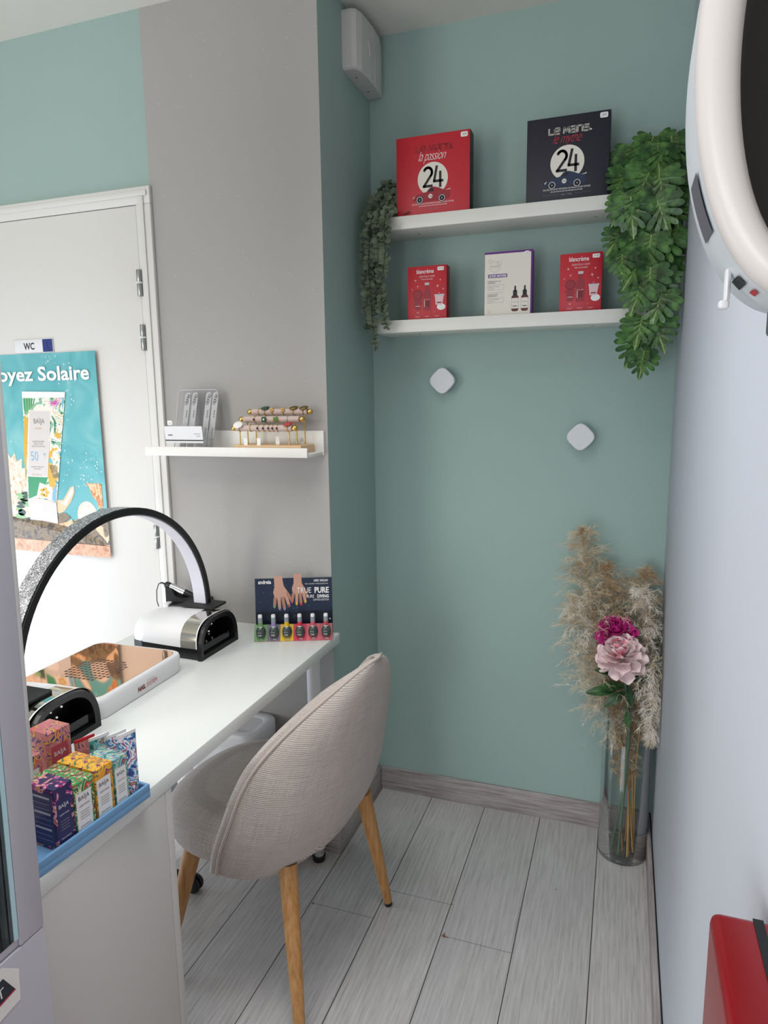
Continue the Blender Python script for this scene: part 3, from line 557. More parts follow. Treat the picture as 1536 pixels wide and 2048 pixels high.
# hands
def hand(b,cx,cy,s,ang,skin,nails,L,flip=1):
    T2=lambda p:(cx+flip*(p[0]*math.cos(ang)-p[1]*math.sin(ang))*s if True else 0,cy+(p[0]*math.sin(ang)+p[1]*math.cos(ang))*s)
    b.poly2(Fb,[T2(p) for p in((-.30,1.3),(.25,1.3),(.28,.6),(.48,.2),(.45,-.25),(-.42,-.22),(-.48,.2),(-.34,.6))],skin,L)
    for k_,(fx,ln,a2) in enumerate(((-.38,.62,-.13),(-.13,.80,-.04),(.12,.84,.04),(.37,.66,.12))):
        pts=[(fx-.115,-.15),(fx+.115,-.15),(fx+a2+.095,-.15-ln),(fx+a2+.05,-.24-ln),(fx+a2-.05,-.24-ln),(fx+a2-.095,-.15-ln)]
        b.poly2(Fb,[T2(p) for p in pts],'a_skin' if k_%2 else 'a_skin2',L+1)
        q=[(fx+a2-.07,-.06-ln),(fx+a2+.07,-.06-ln),(fx+a2+.07,-.20-ln),(fx+a2,-.30-ln),(fx+a2-.07,-.20-ln)]; b.poly2(Fb,[T2(p) for p in q],nails[k_],L+2)
    b.poly2(Fb,[T2(p) for p in((.45,.3),(.66,-.1),(.74,-.5),(.64,-.56),(.5,-.25),(.4,-.1))],'a_skin2',L+1)
hand(b,.076,.126,.044,.10,'a_skin',('a_green','lav','lav','a_rose'),2); hand(b,.130,.136,.040,.02,'a_skin',('a_pink','a_yellow','a_crimson','a_yellow'),2)
rr_=random.Random(3)
for q in range(130):
    x_=.045+rr_.gauss(.055,.04); y_=rr_.uniform(.05,.172)
    if .01<x_<.2: b.disc2(Fb,x_,y_,rr_.uniform(.0003,.0009),'p_ltblue',5,k=6)
b.text2(Fb,'andreia',.010,.160,.016,'white_ink',6,'LEFT',.82,bold=.0004); b.text2(Fb,'100% VEGAN',Wd-.012,.164,.0095,'white_ink',6,'RIGHT',.8,bold=.0002); b.text2(Fb,'HEMA • SILICONE • HYDROQUINONE FREE',Wd-.012,.156,.0045,'white_ink',6,'RIGHT',.8)
b.text2(Fb,'TRUE',Wd-.0625,.130,.024,'white_ink',6,'RIGHT',.75); b.text2(Fb,'PURE',Wd-.010,.130,.024,'white_ink',6,'RIGHT',.78,bold=.0008)
b.text2(Fb,'PURE',Wd-.054,.115,.013,'white_ink',6,'RIGHT',.78); b.text2(Fb,'DIVING',Wd-.010,.115,.013,'white_ink',6,'RIGHT',.8,bold=.0005); b.text2(Fb,'LIMITED EDITION',Wd-.010,.106,.008,'white_ink',6,'RIGHT',.75); b.disc2(Fb,Wd-.008,.050,.0024,'p_grey',6,k=12); b.build('printed_back_card',pd)
caps=(('a_green','green'),('lav','lilac'),('a_yellow','yellow'),('a_crimson','crimson'),('a_pink','pink'),('a_rose','dusky rose'))
ang=math.atan2(.085,.215)
for i_,(c_,nm) in enumerate(caps):
    lx,ly=(i_+.5)*sw+.001,.004; wx=-1.008+lx*math.cos(ang)-ly*math.sin(ang); wy=1.688+lx*math.sin(ang)+ly*math.cos(ang)
    t=thing('nail_polish_bottle','nail polish bottle with %s cap band in the %s card slot'%(nm,{'a_green':'green','lav':'purple-grey','a_yellow':'yellow','a_crimson':'crimson','a_pink':'pink','a_rose':'rightmost rose'}[c_]),'bottle',(wx,wy,.7535),ang,'nail polish bottles in the counter card')
    b=MB(); b.lathe([(.008,0),(.0125,.003),(.0138,.012),(.0130,.022),(.0095,.028),(.006,.031)],'bottle_glass_solid' if False else 'a_glassgreen' if 'a_glassgreen' in MATS else (mat('a_glassgreen','414c46',.15) and 'a_glassgreen'),20)
    Fq=frame((0,-.0141,0),(1,0,0),(0,0,1)); b.text2(Fq,'andreia',-.002,.016,.0048,'light_grey',1,sx=.8); b.text2(Fq,'PURE',-.001,.007,.0055,'light_grey',1,sx=.8,bold=.0002); b.build('glass_body',t)
    b=MB(); b.lathe([(.0068,.029),(.0070,.031),(.0062,.066),(.0050,.068)],'plastic_white',18); b.build('cap',t)
    b=MB(); b.lathe([(.0071,.033),(.0068,.046)],c_,18,cap=False); b.lathe([(.0068,.046),(.0066,.060)],'a_cardback',18,cap=False); b.build('cap_label',t)

# ================================================================== LEDGE GOODS
# acrylic holder
ah=thing('acrylic_holder','clear acrylic counter holder with white card, standing on the picture ledge','holder',(-1.238,1.742,1.293),.06,tilt=(-.0,0,.0))
b=MB(); Wh=.070
Tt=Matrix.Translation((0,.030,.002))@Matrix.Rotation(-.22,4,'X')
Fk=Tt@frame((0,0,0),(1,0,0),(0,0,1)); op=rrect(-Wh,0,Wh,.188,.012,4); b.add([(x,y,0) for x,y in op],[tuple(range(len(op)))],'acrylic',False,Fk); b.tube([Fk@Vector((x,y,0)) for x,y in op[:12]],.0013,'light_grey',6); b.add([(-Wh,0,.0012),(Wh,0,.0012),(Wh,.055,.0012),(-Wh,.055,.0012)],[(0,1,2,3)],'acrylic'); b.build('back_plate',ah)
b=MB(); b.add([(-Wh,-.004,0),(Wh,-.004,0),(Wh,-.004,.06),(-Wh,-.004,.06)],[(0,1,2,3)],'acrylic'); b.add([(-Wh,-.004,0),(-Wh,.03,0),(-Wh,.03,.06),(-Wh,-.004,.06)],[(0,1,2,3)],'acrylic'); b.add([(Wh,-.004,0),(Wh,.03,0),(Wh,.03,.06),(Wh,-.004,.06)],[(0,1,2,3)],'acrylic'); b.build('pocket',ah)
b=MB(); Fc=frame((-.005,-.0062,.028),(1,0,0),(0,-.10,.99)); b.add([(-.066,0,-.0006),(.066,0,-.0006),(.066,.050,-.0006),(-.066,.050,-.0006),(-.066,0,0),(.066,0,0),(.066,.050,0),(-.066,.050,0)],[(3,2,1,0),(4,5,6,7),(0,1,5,4),(1,2,6,5),(2,3,7,6),(3,0,4,7)],'plastic_white',False,Fc)
b.rect2(Fc,-.066,.006,.066,.0095,'ink_black',1); b.text2(Fc,'andreia',-.055,.022,.0065,'ink_black',1,'LEFT',.8,bold=.0002); b.text2(Fc,'professional',.058,.026,.0055,'grey_ink',1,'RIGHT',.8); b.text2(Fc,'nail files',.058,.019,.0055,'grey_ink',1,'RIGHT',.8); b.poly2(Fc,[(x-.052,y+.054) for x,y in rrect(0,0,.017,.013,.003,3)],'sticker',1); b.text2(Fc,'3.50',-.0435,.057,.007,'grey_ink',2,sx=.8); b.build('card',ah)
for i_,(fx,nm) in enumerate(((-.038,'leftmost'),(-.012,'second from the left'),(.036,'second from the right'),(.060,'rightmost'))):
    t=thing('nail_file','grey 180 grit nail file in the acrylic holder, %s of four'%nm,'nail file',(-1.238+fx,1.742+.026,1.2965),0,'nail files in the acrylic holder',tilt=(-.215,0.05,0))
    b=MB(); b.prism(rrect(-.0095,0,.0095,.178,.0092,6),-.0015,.0015,'nf_grey' if 'nf_grey' in MATS else (mat('nf_grey','b9b9b8',.8) and 'nf_grey'),T=frame((0,0,0),(1,0,0),(0,0,1)))
    Fn=frame((0,-.0015,0),(1,0,0),(0,0,1)); b.text2(Fn,'180',0,.135,.016,'ink_black',1,sx=.8,rot=1.25,shear=.2,al='LEFT') ; b.text2(Fn,'180',.002,.152,.016,'ink_black',1,sx=.8,rot=1.1,al='LEFT'); b.text2(Fn,'andreia',.004,.10,.008,'ink_black',1,rot=PI/2,al='LEFT'); b.text2(Fn,'andreia',.004,.045,.008,'ink_black',1,rot=PI/2,al='LEFT'); b.build('abrasive_board',t)
# ring stand
RS=(-.975,1.782,1.293)
rs=thing('ring_stand','ring display stand with wooden base, brass posts and three padded bars, on the picture ledge','stand',RS)
b=MB(); b.box(-.100,-.048,0,.118,.042,.0235,'oak_light',.001); b.build('wooden_base',rs)
rods=((-.034,.072,-.004),(-.006,.096,.0055),(.022,.117,.018))
for i_,(ry,rz_,dx) in enumerate(rods):
    b=MB(); T=RT((dx,ry,rz_),ry=PI/2); b.lathe([(.0085,-.090),(.0092,-.088),(.0092,.088),(.0085,.090)],'felt_pink',18,T); pad=b.build('padded_bar',rs)
    for sg in(-1,1):
        b=MB(); b.sphere((dx+sg*.098,ry,rz_),.0085,'gold',(1.15,1,1),12); b.build('brass_knob',pad)
        b=MB(); b.tube([(dx+sg*.080,ry,.0125),(dx+sg*.080,ry,rz_-.006)],.0021,'gold',8); b.build('brass_post',rs)
def ring(label,rod,x,kind,gem='gold',g2=None):
    ry,rz_,dx=rods[rod]; t=thing('finger_ring',label,'ring',(RS[0]+dx+x,RS[1]+ry,RS[2]+rz_),0,'rings on the ring stand')
    b=MB(); R_=.0102; b.tube([(0,R_*math.sin(2*PI*i/20),R_*math.cos(2*PI*i/20)) for i in range(21)],.0009 if kind!='wide' else .0014,'gold_old' if kind=='old' else ('silver_mirror' if kind=='silver' else 'gold'),6,False); b.build('band',t)
    b=MB(); T=RT((0,-.0075,.0085),rx=.75) 
    if kind=='oval': b.lathe([(.001,.002),(.010,.002),(.0125,.004),(.012,.006),(.008,.0075),(.001,.008)],gem,20,RT((0,-.008,.007),rx=.9)@Matrix.Diagonal((1.25,1,1,1)))
    elif kind=='square': b.box(-.0075,-.0145,-.0075,.0075,-.0105,.0075,gem,.002); b.sphere((0,-.015,0),.0028,g2 or 'silver_mirror',(1,.5,1),8)
    elif kind=='dot': b.sphere((0,-.0115,0),.0034,gem,(1,.6,1.1),8)
    elif kind=='bar': b.box(-.005,-.0125,-.0012,.005,-.0105,.0012,gem,.0005)
    elif kind=='flower':
        for q in range(5): b.sphere((.004*math.cos(q*1.257),-.0118,.004*math.sin(q*1.257)+.006),.003,gem,(1,.6,1),8)
    elif kind in('wide','old'):
        b.lathe([(.001,.002),(.012,.001),(.0135,.003),(.008,.005),(.001,.0055)],gem,16,RT((0,-.002,.0095),rx=.35))
    else: b.sphere((0,-.0108,.002),.002,gem,(1,.7,1),8)
    b.build('setting',t); return t
mat('gem_green','1f4a3a',.25); mat('gem_olive','5f7a2c',.3); mat('gem_dark','35222a',.25); mat('gem_red','b33a3a',.4); mat('gem_white','eeeae2',.35)
ring('gold ring with round green cluster, left on the top bar of the ring stand',2,-.045,'wide','gem_green'); ring('plain gold ring, leftmost on the top bar of the stand',2,-.066,'thin','gold'); ring('gold bow ring in the middle of the top bar',2,-.020,'flower','gold')
ring('gold ring with hanging gold leaf, right of centre on the top bar',2,.016,'flower','gold'); ring('gold disc ring on the right part of the top bar',2,.048,'wide','gold_old'); ring('large domed brass ring at the right end of the top bar',2,.080,'old','gold_old')
ring('gold ring with dark drop stone at the left of the middle bar',1,-.052,'dot','gem_dark'); ring('ring with square green stone and white centre on the middle bar',1,-.018,'square','gem_green','gem_white'); ring('ring with olive green stone on the middle bar',1,.020,'square','gem_olive','gem_olive'); ring('plain silver ring on the right of the middle bar',1,.055,'silver','silver_mirror')
ring('big white oval ring at the left end of the bottom bar',0,-.078,'oval','gem_white'); ring('plain gold ring left on the bottom bar',0,-.042,'thin','gold')
for q,(x_,nm) in enumerate(((-.016,'first'),(.002,'second'),(.019,'third'),(.032,'fourth'),(.046,'fifth'))): ring('thin gold ring, %s dark stone from the left on the bottom bar'%nm,0,x_,'dot','gem_dark')
ring('red beaded ring at the right end of the bottom bar',0,.078,'wide','gem_red')
for x_,rod,nm,zl in((-.055,0,'under the left of the bottom bar',.040),(-.012,0,'under the middle of the bottom bar',.040),(.024,1,'behind the bottom bar, right of centre',.060)):
    ry,rz_,dx=rods[rod]; t=thing('price_tag','small blank white tag hanging %s'%nm,'tag',(RS[0]+dx+x_,RS[1]+ry-.0125,RS[2]+rz_-zl),0,'price tags on the ring stand')
    b=MB(); b.prism(rrect(-.006,-.012,.006,.012,.003,3),-.0004,.0004,'plastic_white',T=frame((0,0,0),(1,0,0),(0,0,1))); b.build('tag_card',t)
    b=MB(); b.tube([(0,0,.012),(0,0,zl-.012),(0,.004,zl-.004),(0,.012,zl)],.0003,'light_grey',4); b.build('thread',t)
# ================================================================== CHAIR
CC=(-.81,1.455); CA=math.radians(-6)
ch=thing('upholstered_chair','beige woven fabric shell chair with tapered oak legs, pulled up to the desk','chair',(CC[0],CC[1],0),CA)
def interp(x,xs,ys):
    if x<=xs[0]: return ys[0]
    for a,b_,c_,d_ in zip(xs,xs[1:],ys,ys[1:]):
        if x<=b_: return c_+(d_-c_)*(x-a)/(b_-a)
    return ys[-1]
def smooth_interp(x,xs,ys):   # Catmull-Rom through the points
    if x<=xs[0]: return ys[0]
    if x>=xs[-1]: return ys[-1]
    for i in range(len(xs)-1):
        if x<=xs[i+1]:
            h=xs[i+1]-xs[i]; t=(x-xs[i])/h
            m0=(ys[i+1]-ys[max(i-1,0)])/(xs[i+1]-xs[max(i-1,0)])*h; m1=(ys[min(i+2,len(xs)-1)]-ys[i])/(xs[min(i+2,len(xs)-1)]-xs[i])*h
            return (2*t**3-3*t*t+1)*ys[i]+(t**3-2*t*t+t)*m0+(-2*t**3+3*t*t)*ys[i+1]+(t**3-t*t)*m1
ZS=[.355,.42,.494,.577,.638,.701,.755,.798,.828,.843]; HWs=[.240,.254,.255,.244,.228,.203,.165,.119,.067,.020]; XSs=[-.018,.005,.035,.065,.096,.144,.193,.236,.266,.284]
XB=[.150,.205,.238,.258,.268,.279,.287,.291,.291,.290]
def shell_pt(z,th,off=0.0):
    hw=smooth_interp(z,ZS,HWs)-off*.6; xs=smooth_interp(z,ZS,XSs); xb=smooth_interp(z,ZS,XB)-off
    cx=math.copysign(abs(math.cos(th))**.86,math.cos(th)); sy=math.copysign(abs(math.sin(th))**.80,math.sin(th))
    return Vector((xs+max(xb-xs,.001)*cx,hw*sy,z))
KT=48; ths=[-PI/2+PI*i/KT for i in range(KT+1)]
def zrow(i,n_): return .355+(.843-.355)*(i/n_)
b=MB(); rows=[];uvs=[]
# underside rolls in towards the seat base
for q,(dz,sc) in enumerate(((-.020,.72),(-.018,.84),(-.011,.94))):
    rows.append([Vector((.02+(p.x-.02)*sc,p.y*sc,.355+dz)) for p in (shell_pt(.355,t) for t in ths)]); uvs.append([(t*.30,.30+q*.015) for t in ths])
NR=40
for i in range(NR+1):
    z=zrow(i,NR); rows.append([shell_pt(z,t) for t in ths]); uvs.append([(t*.30*(.35+.65*smooth_interp(z,ZS,HWs)/.255),z) for t in ths])
b.loft(rows,'woven_fabric',True,False,False,uvs=uvs); top=rows[-1]; b.add([tuple(p) for p in top],[tuple(range(len(top)))],'woven_fabric',True,uvs=[(p.y,p.x) for p in top]); sh=b.build('backrest_shell',ch)
# padded inner side: rolls forward over the rim
b=MB(); rows=[];uvs=[]
for i in range(NR+1):
    z=zrow(i,NR); hw=smooth_interp(z,ZS,HWs); base=[shell_pt(z,t) for t in ths]; row=[]
    half=[]
    e0=shell_pt(z,-PI/2)
    rim=[(0,0),(-.013,-.004),(-.024,-.001),(-.029,.010),(-.026,.024)]
    # from seam roll inward
    def inner(t,off): return shell_pt(z,t,off)
    k_=max(.45,min(1,(.86-z)/.06))
    L_=[Vector((e0.x+dx*k_,e0.y+dy*(1 if hw>.03 else .3),z)) for dx,dy in rim]
    R_=[Vector((p.x,-p.y,p.z)) for p in L_][::-1]
    mid=[inner(t,.045*k_+.004) for t in [ (-PI/2+.22)+(PI-.44)*j/30 for j in range(31)]]
    mid=[Vector((m.x-.012*k_,m.y*.90,m.z)) for m in mid]
    row=L_+mid+R_; rows.append(row); cu_=[0]
    for a_,c_ in zip(row,row[1:]): cu_.append(cu_[-1]+(c_-a_).length)
    if i: vs_arc+=(e0-e_prev).length
    else: vs_arc=0
    e_prev=e0; uvs.append([(min(c_,cu_[-1]-c_),vs_arc) for c_ in cu_])
b.loft(rows,'woven_fabric',True,False,False,uvs=uvs); top=rows[-1]; b.add([tuple(p) for p in top],[tuple(range(len(top)))],'woven_fabric',True,uvs=[(p.y,p.x) for p in top]); b.build('backrest_padding',ch)
# piping
b=MB(); seamp=[]
for i in range(NR+1): z=zrow(i,NR); p=shell_pt(z,-PI/2); seamp.append(Vector((p.x-.001,p.y-.001,z)))
seamp.append(Vector((.290,-.008,.8475))); full=seamp+[Vector((p.x,-p.y,p.z)) for p in seamp[::-1]]
mat('piping_cloth','b8aca2',.9)
b.tube(full,.0042,'piping_cloth',8); b.build('piping',ch)
# seat cushion
b=MB(); rows=[];uvs=[]
def seat_ring(k,z,cx=-.035):
    out=[]
    for j in range(56):
        a=2*PI*j/56; c_,s_=math.cos(a),math.sin(a)
        rx=.247 if c_<0 else .225
        out.append(Vector((cx+rx*k*math.copysign(abs(c_)**.84,c_),.246*k*math.copysign(abs(s_)**.84,s_),z)))
    return out
for k,z in((.80,.362),(.90,.366),(.955,.376),(.985,.392),(1,.412),(.998,.430),(.985,.446),(.96,.459),(.92,.470),(.86,.480),(.77,.489),(.62,.496),(.42,.501),(.22,.503),(.05,.504)):
    z=z if z<.40 else .40+(z-.40)*.74
    r_=seat_ring(k,z); rows.append(r_); uvs.append([(p.x+(1-k)*.0,p.y+(z if z<.47 else 0)) for p in r_])
b.loft(rows,'woven_fabric',True,True,True,uvs=uvs); b.build('seat',ch)
b=MB(); b.prism([(x-.01,y) for x,y in rrect(-.15,-.15,.13,.15,.06,5)],.345,.372,'black_matte'); b.build('under_seat_frame',ch)
for (tx,ty,fx,fy) in((.125,-.160,.204,-.252),(.150,.175,.198,.228),(-.125,-.195,-.215,-.235),(-.14,.18,-.215,.235)):
    b=MB(); T0=Vector((tx,ty,.372)); B0=Vector((fx,fy,.012)); d_=(T0-B0)
    b.tube([B0,B0+d_*.05,B0+d_*.3,B0+d_*.6,B0+d_*.9,T0],[.0115,.0128,.0158,.0192,.0220,.0225],'oak_leg_wood',18); lgg=b.build('leg',ch)
    b=MB(); b.tube([B0-d_.normalized()*.012,B0-d_.normalized()*.010,B0+d_.normalized()*.002],[.008,.0112,.0115],'black_plastic',16); b.build('foot_cap',lgg)

# ================================================================== POSTER AND SIGN ON THE DOOR
PO=(-2.14,YD-.0105,.925); PW,PH=.520,.684
ps=thing('door_poster','turquoise sun care poster with cream tube and seashells, taped to the white door','poster',PO)
b=MB(); nx=24
def curl(x): t=max(0,(x-.30)/.22); return -.011*t*t
vs=[];uvz=[]
for x in [PW*i/nx for i in range(nx+1)]:
    for z in (0,PH): vs.append((x,curl(x)-.0008,z))
b.add(vs,[(2*i,2*i+2,2*i+3,2*i+1) for i in range(nx)],'p_teal'); b.add([(x,y+.0006,z) for x,y,z in vs],[(2*i+1,2*i+3,2*i+2,2*i) for i in range(nx)],'p_grey')
class Bent:      # 2D art bent along the curled sheet
    pass
b2=MB(); Fo=frame((0,0,0),(1,0,0),(0,0,1))
def PX(px,py):    # reading of the photo's poster plane -> poster coordinates (x,z)
    d=fw+CR*((px-768)/F)-CU*((py-1024)/F); t_=(YD-.016)/d.y
    return (d.x*t_-PO[0],CH+d.z*t_-PO[2])
def PP(pts,mt,L): b2.poly2(Fo,[PX(*p) for p in pts],mt,L)
# sea floor band
b2.rect2(Fo,0,0,PW,.045,'p_sand',1)
b2.poly2(Fo,[(0,.045),(PW,.040),(PW,.120),(.44,.135),(.36,.105),(.30,.135),(.20,.120),(.10,.150),(0,.13)],'p_rock',1)
PR=random.Random(11)
for cx,cy,rx,ry,mt in((.29,.075,.055,.035,'p_rock2'),(.40,.085,.050,.045,'p_rock2'),(.47,.075,.050,.040,'p_shell2'),(.36,.055,.040,.025,'p_shell2'),(.20,.07,.07,.04,'p_shell'),(.08,.07,.06,.04,'p_rock2'),(.43,.14,.045,.05,'p_coral'),(.50,.12,.04,.05,'p_rock')): b2.disc2(Fo,cx,cy,rx,mt,2,ry=ry,k=22)
# coral (cream) left
cor=[(.02,.10)]
for i in range(15): cor.append((.03+.012*i*.6+PR.uniform(-.008,.008) if i%2 else .01+.011*i*.6,.13+.021*i))
b2.poly2(Fo,[(.0,.08),(.19,.09),(.195,.20),(.185,.235),(.20,.26),(.175,.27),(.18,.30),(.155,.295),(.16,.33),(.135,.32),(.13,.35),(.11,.33),(.09,.36),(.07,.33),(.04,.36),(.0,.33)],'p_coral',3)
for i in range(26): b2.disc2(Fo,PR.uniform(.02,.17),PR.uniform(.12,.30),.003,'p_sand',4,ry=.006,k=7)
for i in range(8): b2.disc2(Fo,.155+PR.uniform(-.035,.03),.055+i*.014,.030-abs(i-3)*.004,'p_green2' if i%2 else 'p_dkgreen',5,ry=.012,k=14)
for i in range(9): b2.disc2(Fo,.155+PR.uniform(-.025,.025),.16+i*.006,.020,'p_green2' if i%2 else 'p_dkgreen',6,ry=.006,k=12)
# starfish, shells
PP([(113,1000),(125,1000),(139,975),(147,972),(148,985),(141,1004),(128,1022),(116,1029),(112,1020)],'p_shell2',4); PP([(118,1004),(127,1004),(141,978),(146,975),(144,988),(130,1012)],'p_cream',5)
PP([(172,966),(205,968),(209,1014),(199,1016),(196,1003),(187,994),(180,979)],'p_shell',4)
for k_ in range(4): PP([(175+k_*7,966),(179+k_*7,966.5),(184+k_*7,980+k_*6),(181+k_*7,980+k_*6)],'p_shell2',5)
PP([(103,1059),(118,1048),(140,1041),(147,1046),(128,1060),(112,1067)],'p_shell2',8)
for k_ in range(4): PP([(114+k_*8,1050-k_*3),(119+k_*8,1048-k_*3),(125+k_*8,1058-k_*3),(120+k_*8,1061-k_*3)],'p_shell',9)
PP([(115,1027),(130,1026),(141,1036),(118,1050),(112,1046)],'p_rock',6); PP([(60,1040),(90,1040),(115,1048),(103,1059),(75,1052)],'p_rock',6)
# tube
PP([(43,795),(129,794),(112,1008),(54.5,1000)],'f_tube',7)
PP([(44,795),(72,795),(66,812),(58,824),(50,832),(46,818)],'p_green2',8)
for k_ in range(5): PP([(46+k_*5,797),(49+k_*5,797),(50+k_*4,826-k_*4),(48+k_*4,828-k_*4)],'p_green',9)
PP([(100,795),(128,795),(123,832),(101,835)],'p_blue',8); PP([(103,797),(125,797),(122,806),(108,812)],'p_grey',9)
for k_ in range(13):
    a_=2*PI*k_/13; cxp,cyp=107,805; PP([(cxp-1.5*math.sin(a_),cyp+1.5*math.cos(a_)),(cxp+15*math.cos(a_),cyp+13*math.sin(a_)),(cxp+1.5*math.sin(a_),cyp-1.5*math.cos(a_))],'p_pink',10)
PP([(101,835),(123,832),(121,856),(100,858)],'p_dkgreen',8); PP([(100,862),(121,866),(117,880),(99,884)],'p_dkgreen',8)
for k_ in range(4): PP([(101,836+k_*5),(122,842+k_*5),(122,843.2+k_*5),(101,837.5+k_*5)],'p_white',9); PP([(100,866+k_*4),(114,874+k_*3),(113,875.5+k_*3),(100,868+k_*4)],'p_white',9)
PP([(110,864),(120,868),(121,874),(114,878),(108,870)],'p_yellow',10)
PP([(96,894),(119,890),(116,930),(95,925)],'p_teal2',8); PP([(96,905),(106,896),(103,912),(95,920)],'p_yellow',9); PP([(95,925),(112,930),(117,945),(112,962),(95,958)],'p_yellow',8)
for k_ in range(5): PP([(97+k_*3,930),(99+k_*3,930),(109+k_*2,955),(106+k_*2,957)],'p_rock2',9)
PP([(55,953),(95,954),(88,975),(75,990),(56,998)],'p_green',8); PP([(95,954),(113,950),(106,982),(98,975)],'p_yellow',8); PP([(104,985),(113,960),(111,1006),(103,1000)],'p_blue',9); PP([(78,965),(104,975),(103,1000),(72,994)],'p_cream',9)
for k_ in range(5):
    a_=2*PI*k_/5; b2.disc2(Fo,*[v+w_ for v,w_ in zip(PX(88,985),(.012*math.cos(a_),.012*math.sin(a_)))],.010,'p_yellow',10,ry=.006,k=10)
PP([(47,830),(55,838),(53,900),(50,960),(46,900)],'p_yellow',8)
PP([(42.5,783),(129.5,784),(129,795),(43,796)],'p_white',10)
PP([(54.6,997),(70,996),(95,1000),(112,1006.6),(115.4,1048),(88,1042),(60,1039)],'p_grey',11); PP([(62,1008),(82,1007),(88,1016),(86,1030),(64,1028)],'p_cream',12)
PP([(56.5,820),(100.3,820.6),(94.6,955),(53.3,953)],'p_cream',11); PP([(58.5,822),(98.5,822.6),(93,953),(55.3,951)],'p_grey',12)
def ptxt(s_,px,py,size,mt,L,**k):
    x,y=PX(px,py); b2.text2(Fo,s_,x,y,size,mt,L,**k)
ptxt('BAÏJA',77.5,847,.024,'p_text',13,sx=.85); ptxt('MOANA',76.5,859,.010,'p_sand',13,sx=.8); ptxt('FLUIDE SOLAIRE',76,885,.0085,'p_text',13,sx=.82); ptxt('VISAGE ET CORPS',76,889.5,.0065,'p_text',13,sx=.8); ptxt('TRÈS HAUTE PROTECTION',76,894,.006,'p_text',13,sx=.8)
ptxt('50',69,921,.045,'p_ltblue',13,sx=.8); ptxt('+',89,915,.03,'p_ltblue',13,sx=.8); ptxt('SUN PROTECTION FLUID',74,935,.006,'p_text',13,sx=.8); ptxt('FACE AND BODY',74,939,.005,'p_text',13,sx=.8); ptxt('50 ML  1.69 FL.OZ',73,951,.007,'p_sand',13,sx=.8)
ptxt('Soyez Solaire',182,758,.0640,'p_white',13,al='RIGHT',sx=1.27,bold=.0016)
ptxt('BAÏJA',75,1088,.036,'p_white',14,al='LEFT',sx=.92)
for q in range(150):
    t_=PR.choice(((.40,.60,.02,.05),(.34,.50,.025,.05),(.36,.38,.02,.05),(.45,.32,.03,.02),(.42,.26,.03,.03),(.30,.66,.04,.02),(.27,.30,.1,.1))); x_=PR.gauss(t_[0],t_[2]); y_=PR.gauss(t_[1],t_[3])
    if .02<x_<PW-.01 and .14<y_<PH-.01: b2.disc2(Fo,x_,y_,PR.uniform(.0006,.0026),'p_white',3,k=8)
# bend the art with the sheet, clip to the sheet
for i,v in enumerate(b2.v): v.x=min(max(v.x,.0),PW-.0005); v.z=min(max(v.z,.0005),PH-.0005); v.y+=curl(v.x)-.0008
nb=len(b.v); b.v+=b2.v; mp=[b.mi(nm) for nm in b2.names]
for f,m_,sm in zip(b2.f,b2.m,b2.sm): b.f.append(tuple(nb+k for k in f)); b.m.append(mp[m_]); b.sm.append(sm)
b.build('printed_sheet',ps)
ws=thing('toilet_sign','small white WC sign with dark blue square, on the door above the poster','sign',(-1.881,YD-.0095,1.6335))
b=MB(); b.box(-.084,-.0035,-.0225,.084,0,.0225,'plastic_white',.001); Fw=frame((0,-.0035,0),(1,0,0),(0,0,1)); b.rect2(Fw,.040,-.0205,.082,.0205,'wc_blue',1)
b.text2(Fw,'WC',-.018,-.011,.031,'ink_black',1,sx=.85,bold=.0007); b.line2(Fw,[(.058,.012),(.060,-.004),(.070,-.014)],.002,'navy_box',2)
b.line2(Fw,[(-.083,-.0215),(.083,-.0215),(.083,.0215),(-.083,.0215),(-.083,-.0215)],.0009,'light_grey',1); b.build('plate',ws)

